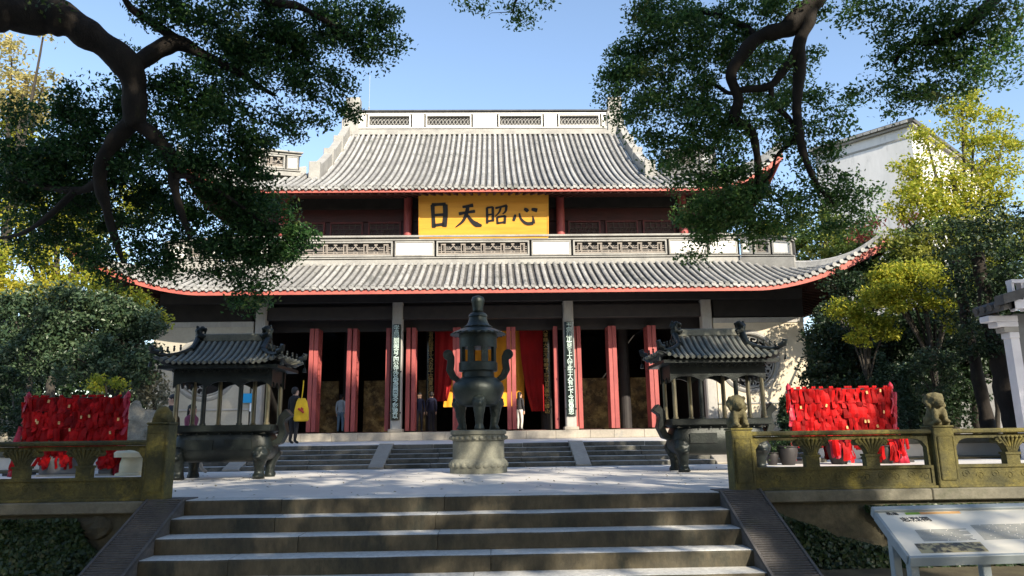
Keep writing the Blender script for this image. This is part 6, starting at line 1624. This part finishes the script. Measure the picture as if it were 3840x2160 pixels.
def conifer(px, top, base_w, y, label):
    x = at(px, 1050, y).x; zt = at(px, top, y).z; t = thing('conifer', label, 'shrub', (x, y, .05)); hw = base_w * K * y / F_PX / 2
    MB().lathe([(.07, .05), (.05, zt * .6), (.01, zt)], 8, (x, y, 0)).build('trunk', BARK2, t)
    P = []; Nn = []
    for i in range(150):
        f = rng.uniform(.02, 1) ** .8; z = .15 + (zt - .15) * f; r = hw * (1 - f) ** .8 * rng.uniform(.6, 1.1); a = rng.uniform(0, 2 * math.pi)
        for k in range(26):
            q = rng.uniform(.2, 1); P.append((x + math.cos(a) * r * q + rng.normal() * .05, y + math.sin(a) * r * q + rng.normal() * .05, z + .16 * r * q * (1 if f > .5 else -.3) + rng.normal() * .05))
            Nn.append((math.cos(a) * .4 + rng.normal() * .6, math.sin(a) * .4 + rng.normal() * .6, .7))
    leaves('foliage', np.array(P), np.array(Nn), .12, PAL['conifer'], t, .3)
conifer(2235, 892, 110, 19.5, 'pointed dark conifer behind the right end of the right ribbon rack')
conifer(2285, 930, 90, 20.5, 'second dark conifer, further right behind the right ribbon rack')
conifer(1978, 1005, 70, 17.4, 'small dark conifer at the left end of the right ribbon rack')
for i, (px, y, w_, lean, lab) in enumerate(((2490, 20.0, .17, -.25, 'dark bare trunk in front of the courtyard wall, left of two'), (2556, 19.0, .26, -.3, 'thick dark trunk beside the pale wall end at the right edge'))):
    x = at(px, 1060, y).x; t = thing('tree_trunk', lab, 'tree', (x, y, .05))
    L_ = [(Vector((x, y, .05)), w_ * 1.25), (Vector((x + lean * .5, y, 1.6)), w_), (Vector((x + lean, y, 3.6)), w_ * .85), (Vector((x + lean * 1.3, y, 5.5)), w_ * .6)]
    limb(t, L_, BARK, 'trunk', 12)
    P = np.concatenate([spray((x + lean * .8 + rng.normal() * .6, y - .35 + rng.normal() * .45, 2.7 + rng.uniform(0, 4.0)), .5, 75) for k in range(60)])
    leaves('crown', P, up_normals(len(P)), .12, PAL['dark'], t, .55)
# far tree masses that close the view behind everything
P = []; 
for i in range(900):
    side = -1 if i % 2 else 1
    x = side * rng.uniform(15, 60); y = rng.uniform(48, 66); z = rng.uniform(.3, 8.5) * (1 if abs(x) > 17 else .8)
    P.append(spray((x, y, z), 1.5, 60, .8))
P = np.concatenate(P); P = P[P[:, 2] > .05]
tag(leaves('far_woods', P, up_normals(len(P)), .5, PAL['dark'], None, .6, loc=(0, 55, 0)), 'dark far woods behind the hall on both sides', 'woods', kind='stuff')
P = []
for i in range(1100):
    x = rng.uniform(-34, -14.8) if i % 2 else rng.uniform(15.5, 36); P.append(spray((x, rng.uniform(28, 34), rng.uniform(.2, 6.5)), .8, 60, .8))
P = np.concatenate(P); P = P[P[:, 2] > .05]
tag(leaves('undergrowth', P, up_normals(len(P)), .25, PAL['dark'], None, .6, loc=(0, 30, 0)), 'dark undergrowth filling the garden on both sides of the hall', 'undergrowth', kind='stuff')
# unseen woods added behind the viewer to cut sky light on front faces
P = []
for i in range(1500):
    y = rng.uniform(-26, -10); P.append(spray((rng.uniform(-34, 30), y, gz + rng.uniform(.2, 1) * min(17, (4.2 - y) / dys)), 1.3, 60, .8))
P = np.concatenate(P); P = P[P[:, 2] > gz + .03]
tag(leaves('woods', P, up_normals(len(P)), .45, PAL['dark'], None, .6, loc=(0, -18, 0)), 'dark unseen woods added behind the viewer to cut sky light', 'woods', kind='stuff')
print('LEAVES', sum(len(o.data.polygons) // 2 for o in bpy.data.objects if o.type == 'MESH' and len(o.data.polygons) > 4000))
# fallen leaves on the court and steps
n = 260; P = np.stack([rng.uniform(-6, 6, n), rng.uniform(9.2, 16, n), np.full(n, .012)], 1)
tag(leaves('fallen_leaves', P, rng.normal(size=(n, 3)) * .2 + np.array([0, 0, 1]), .05, PAL['dry'], None, .6, loc=(0, 12, 0)), 'few dry leaves scattered on the pale court', 'leaves', kind='stuff')
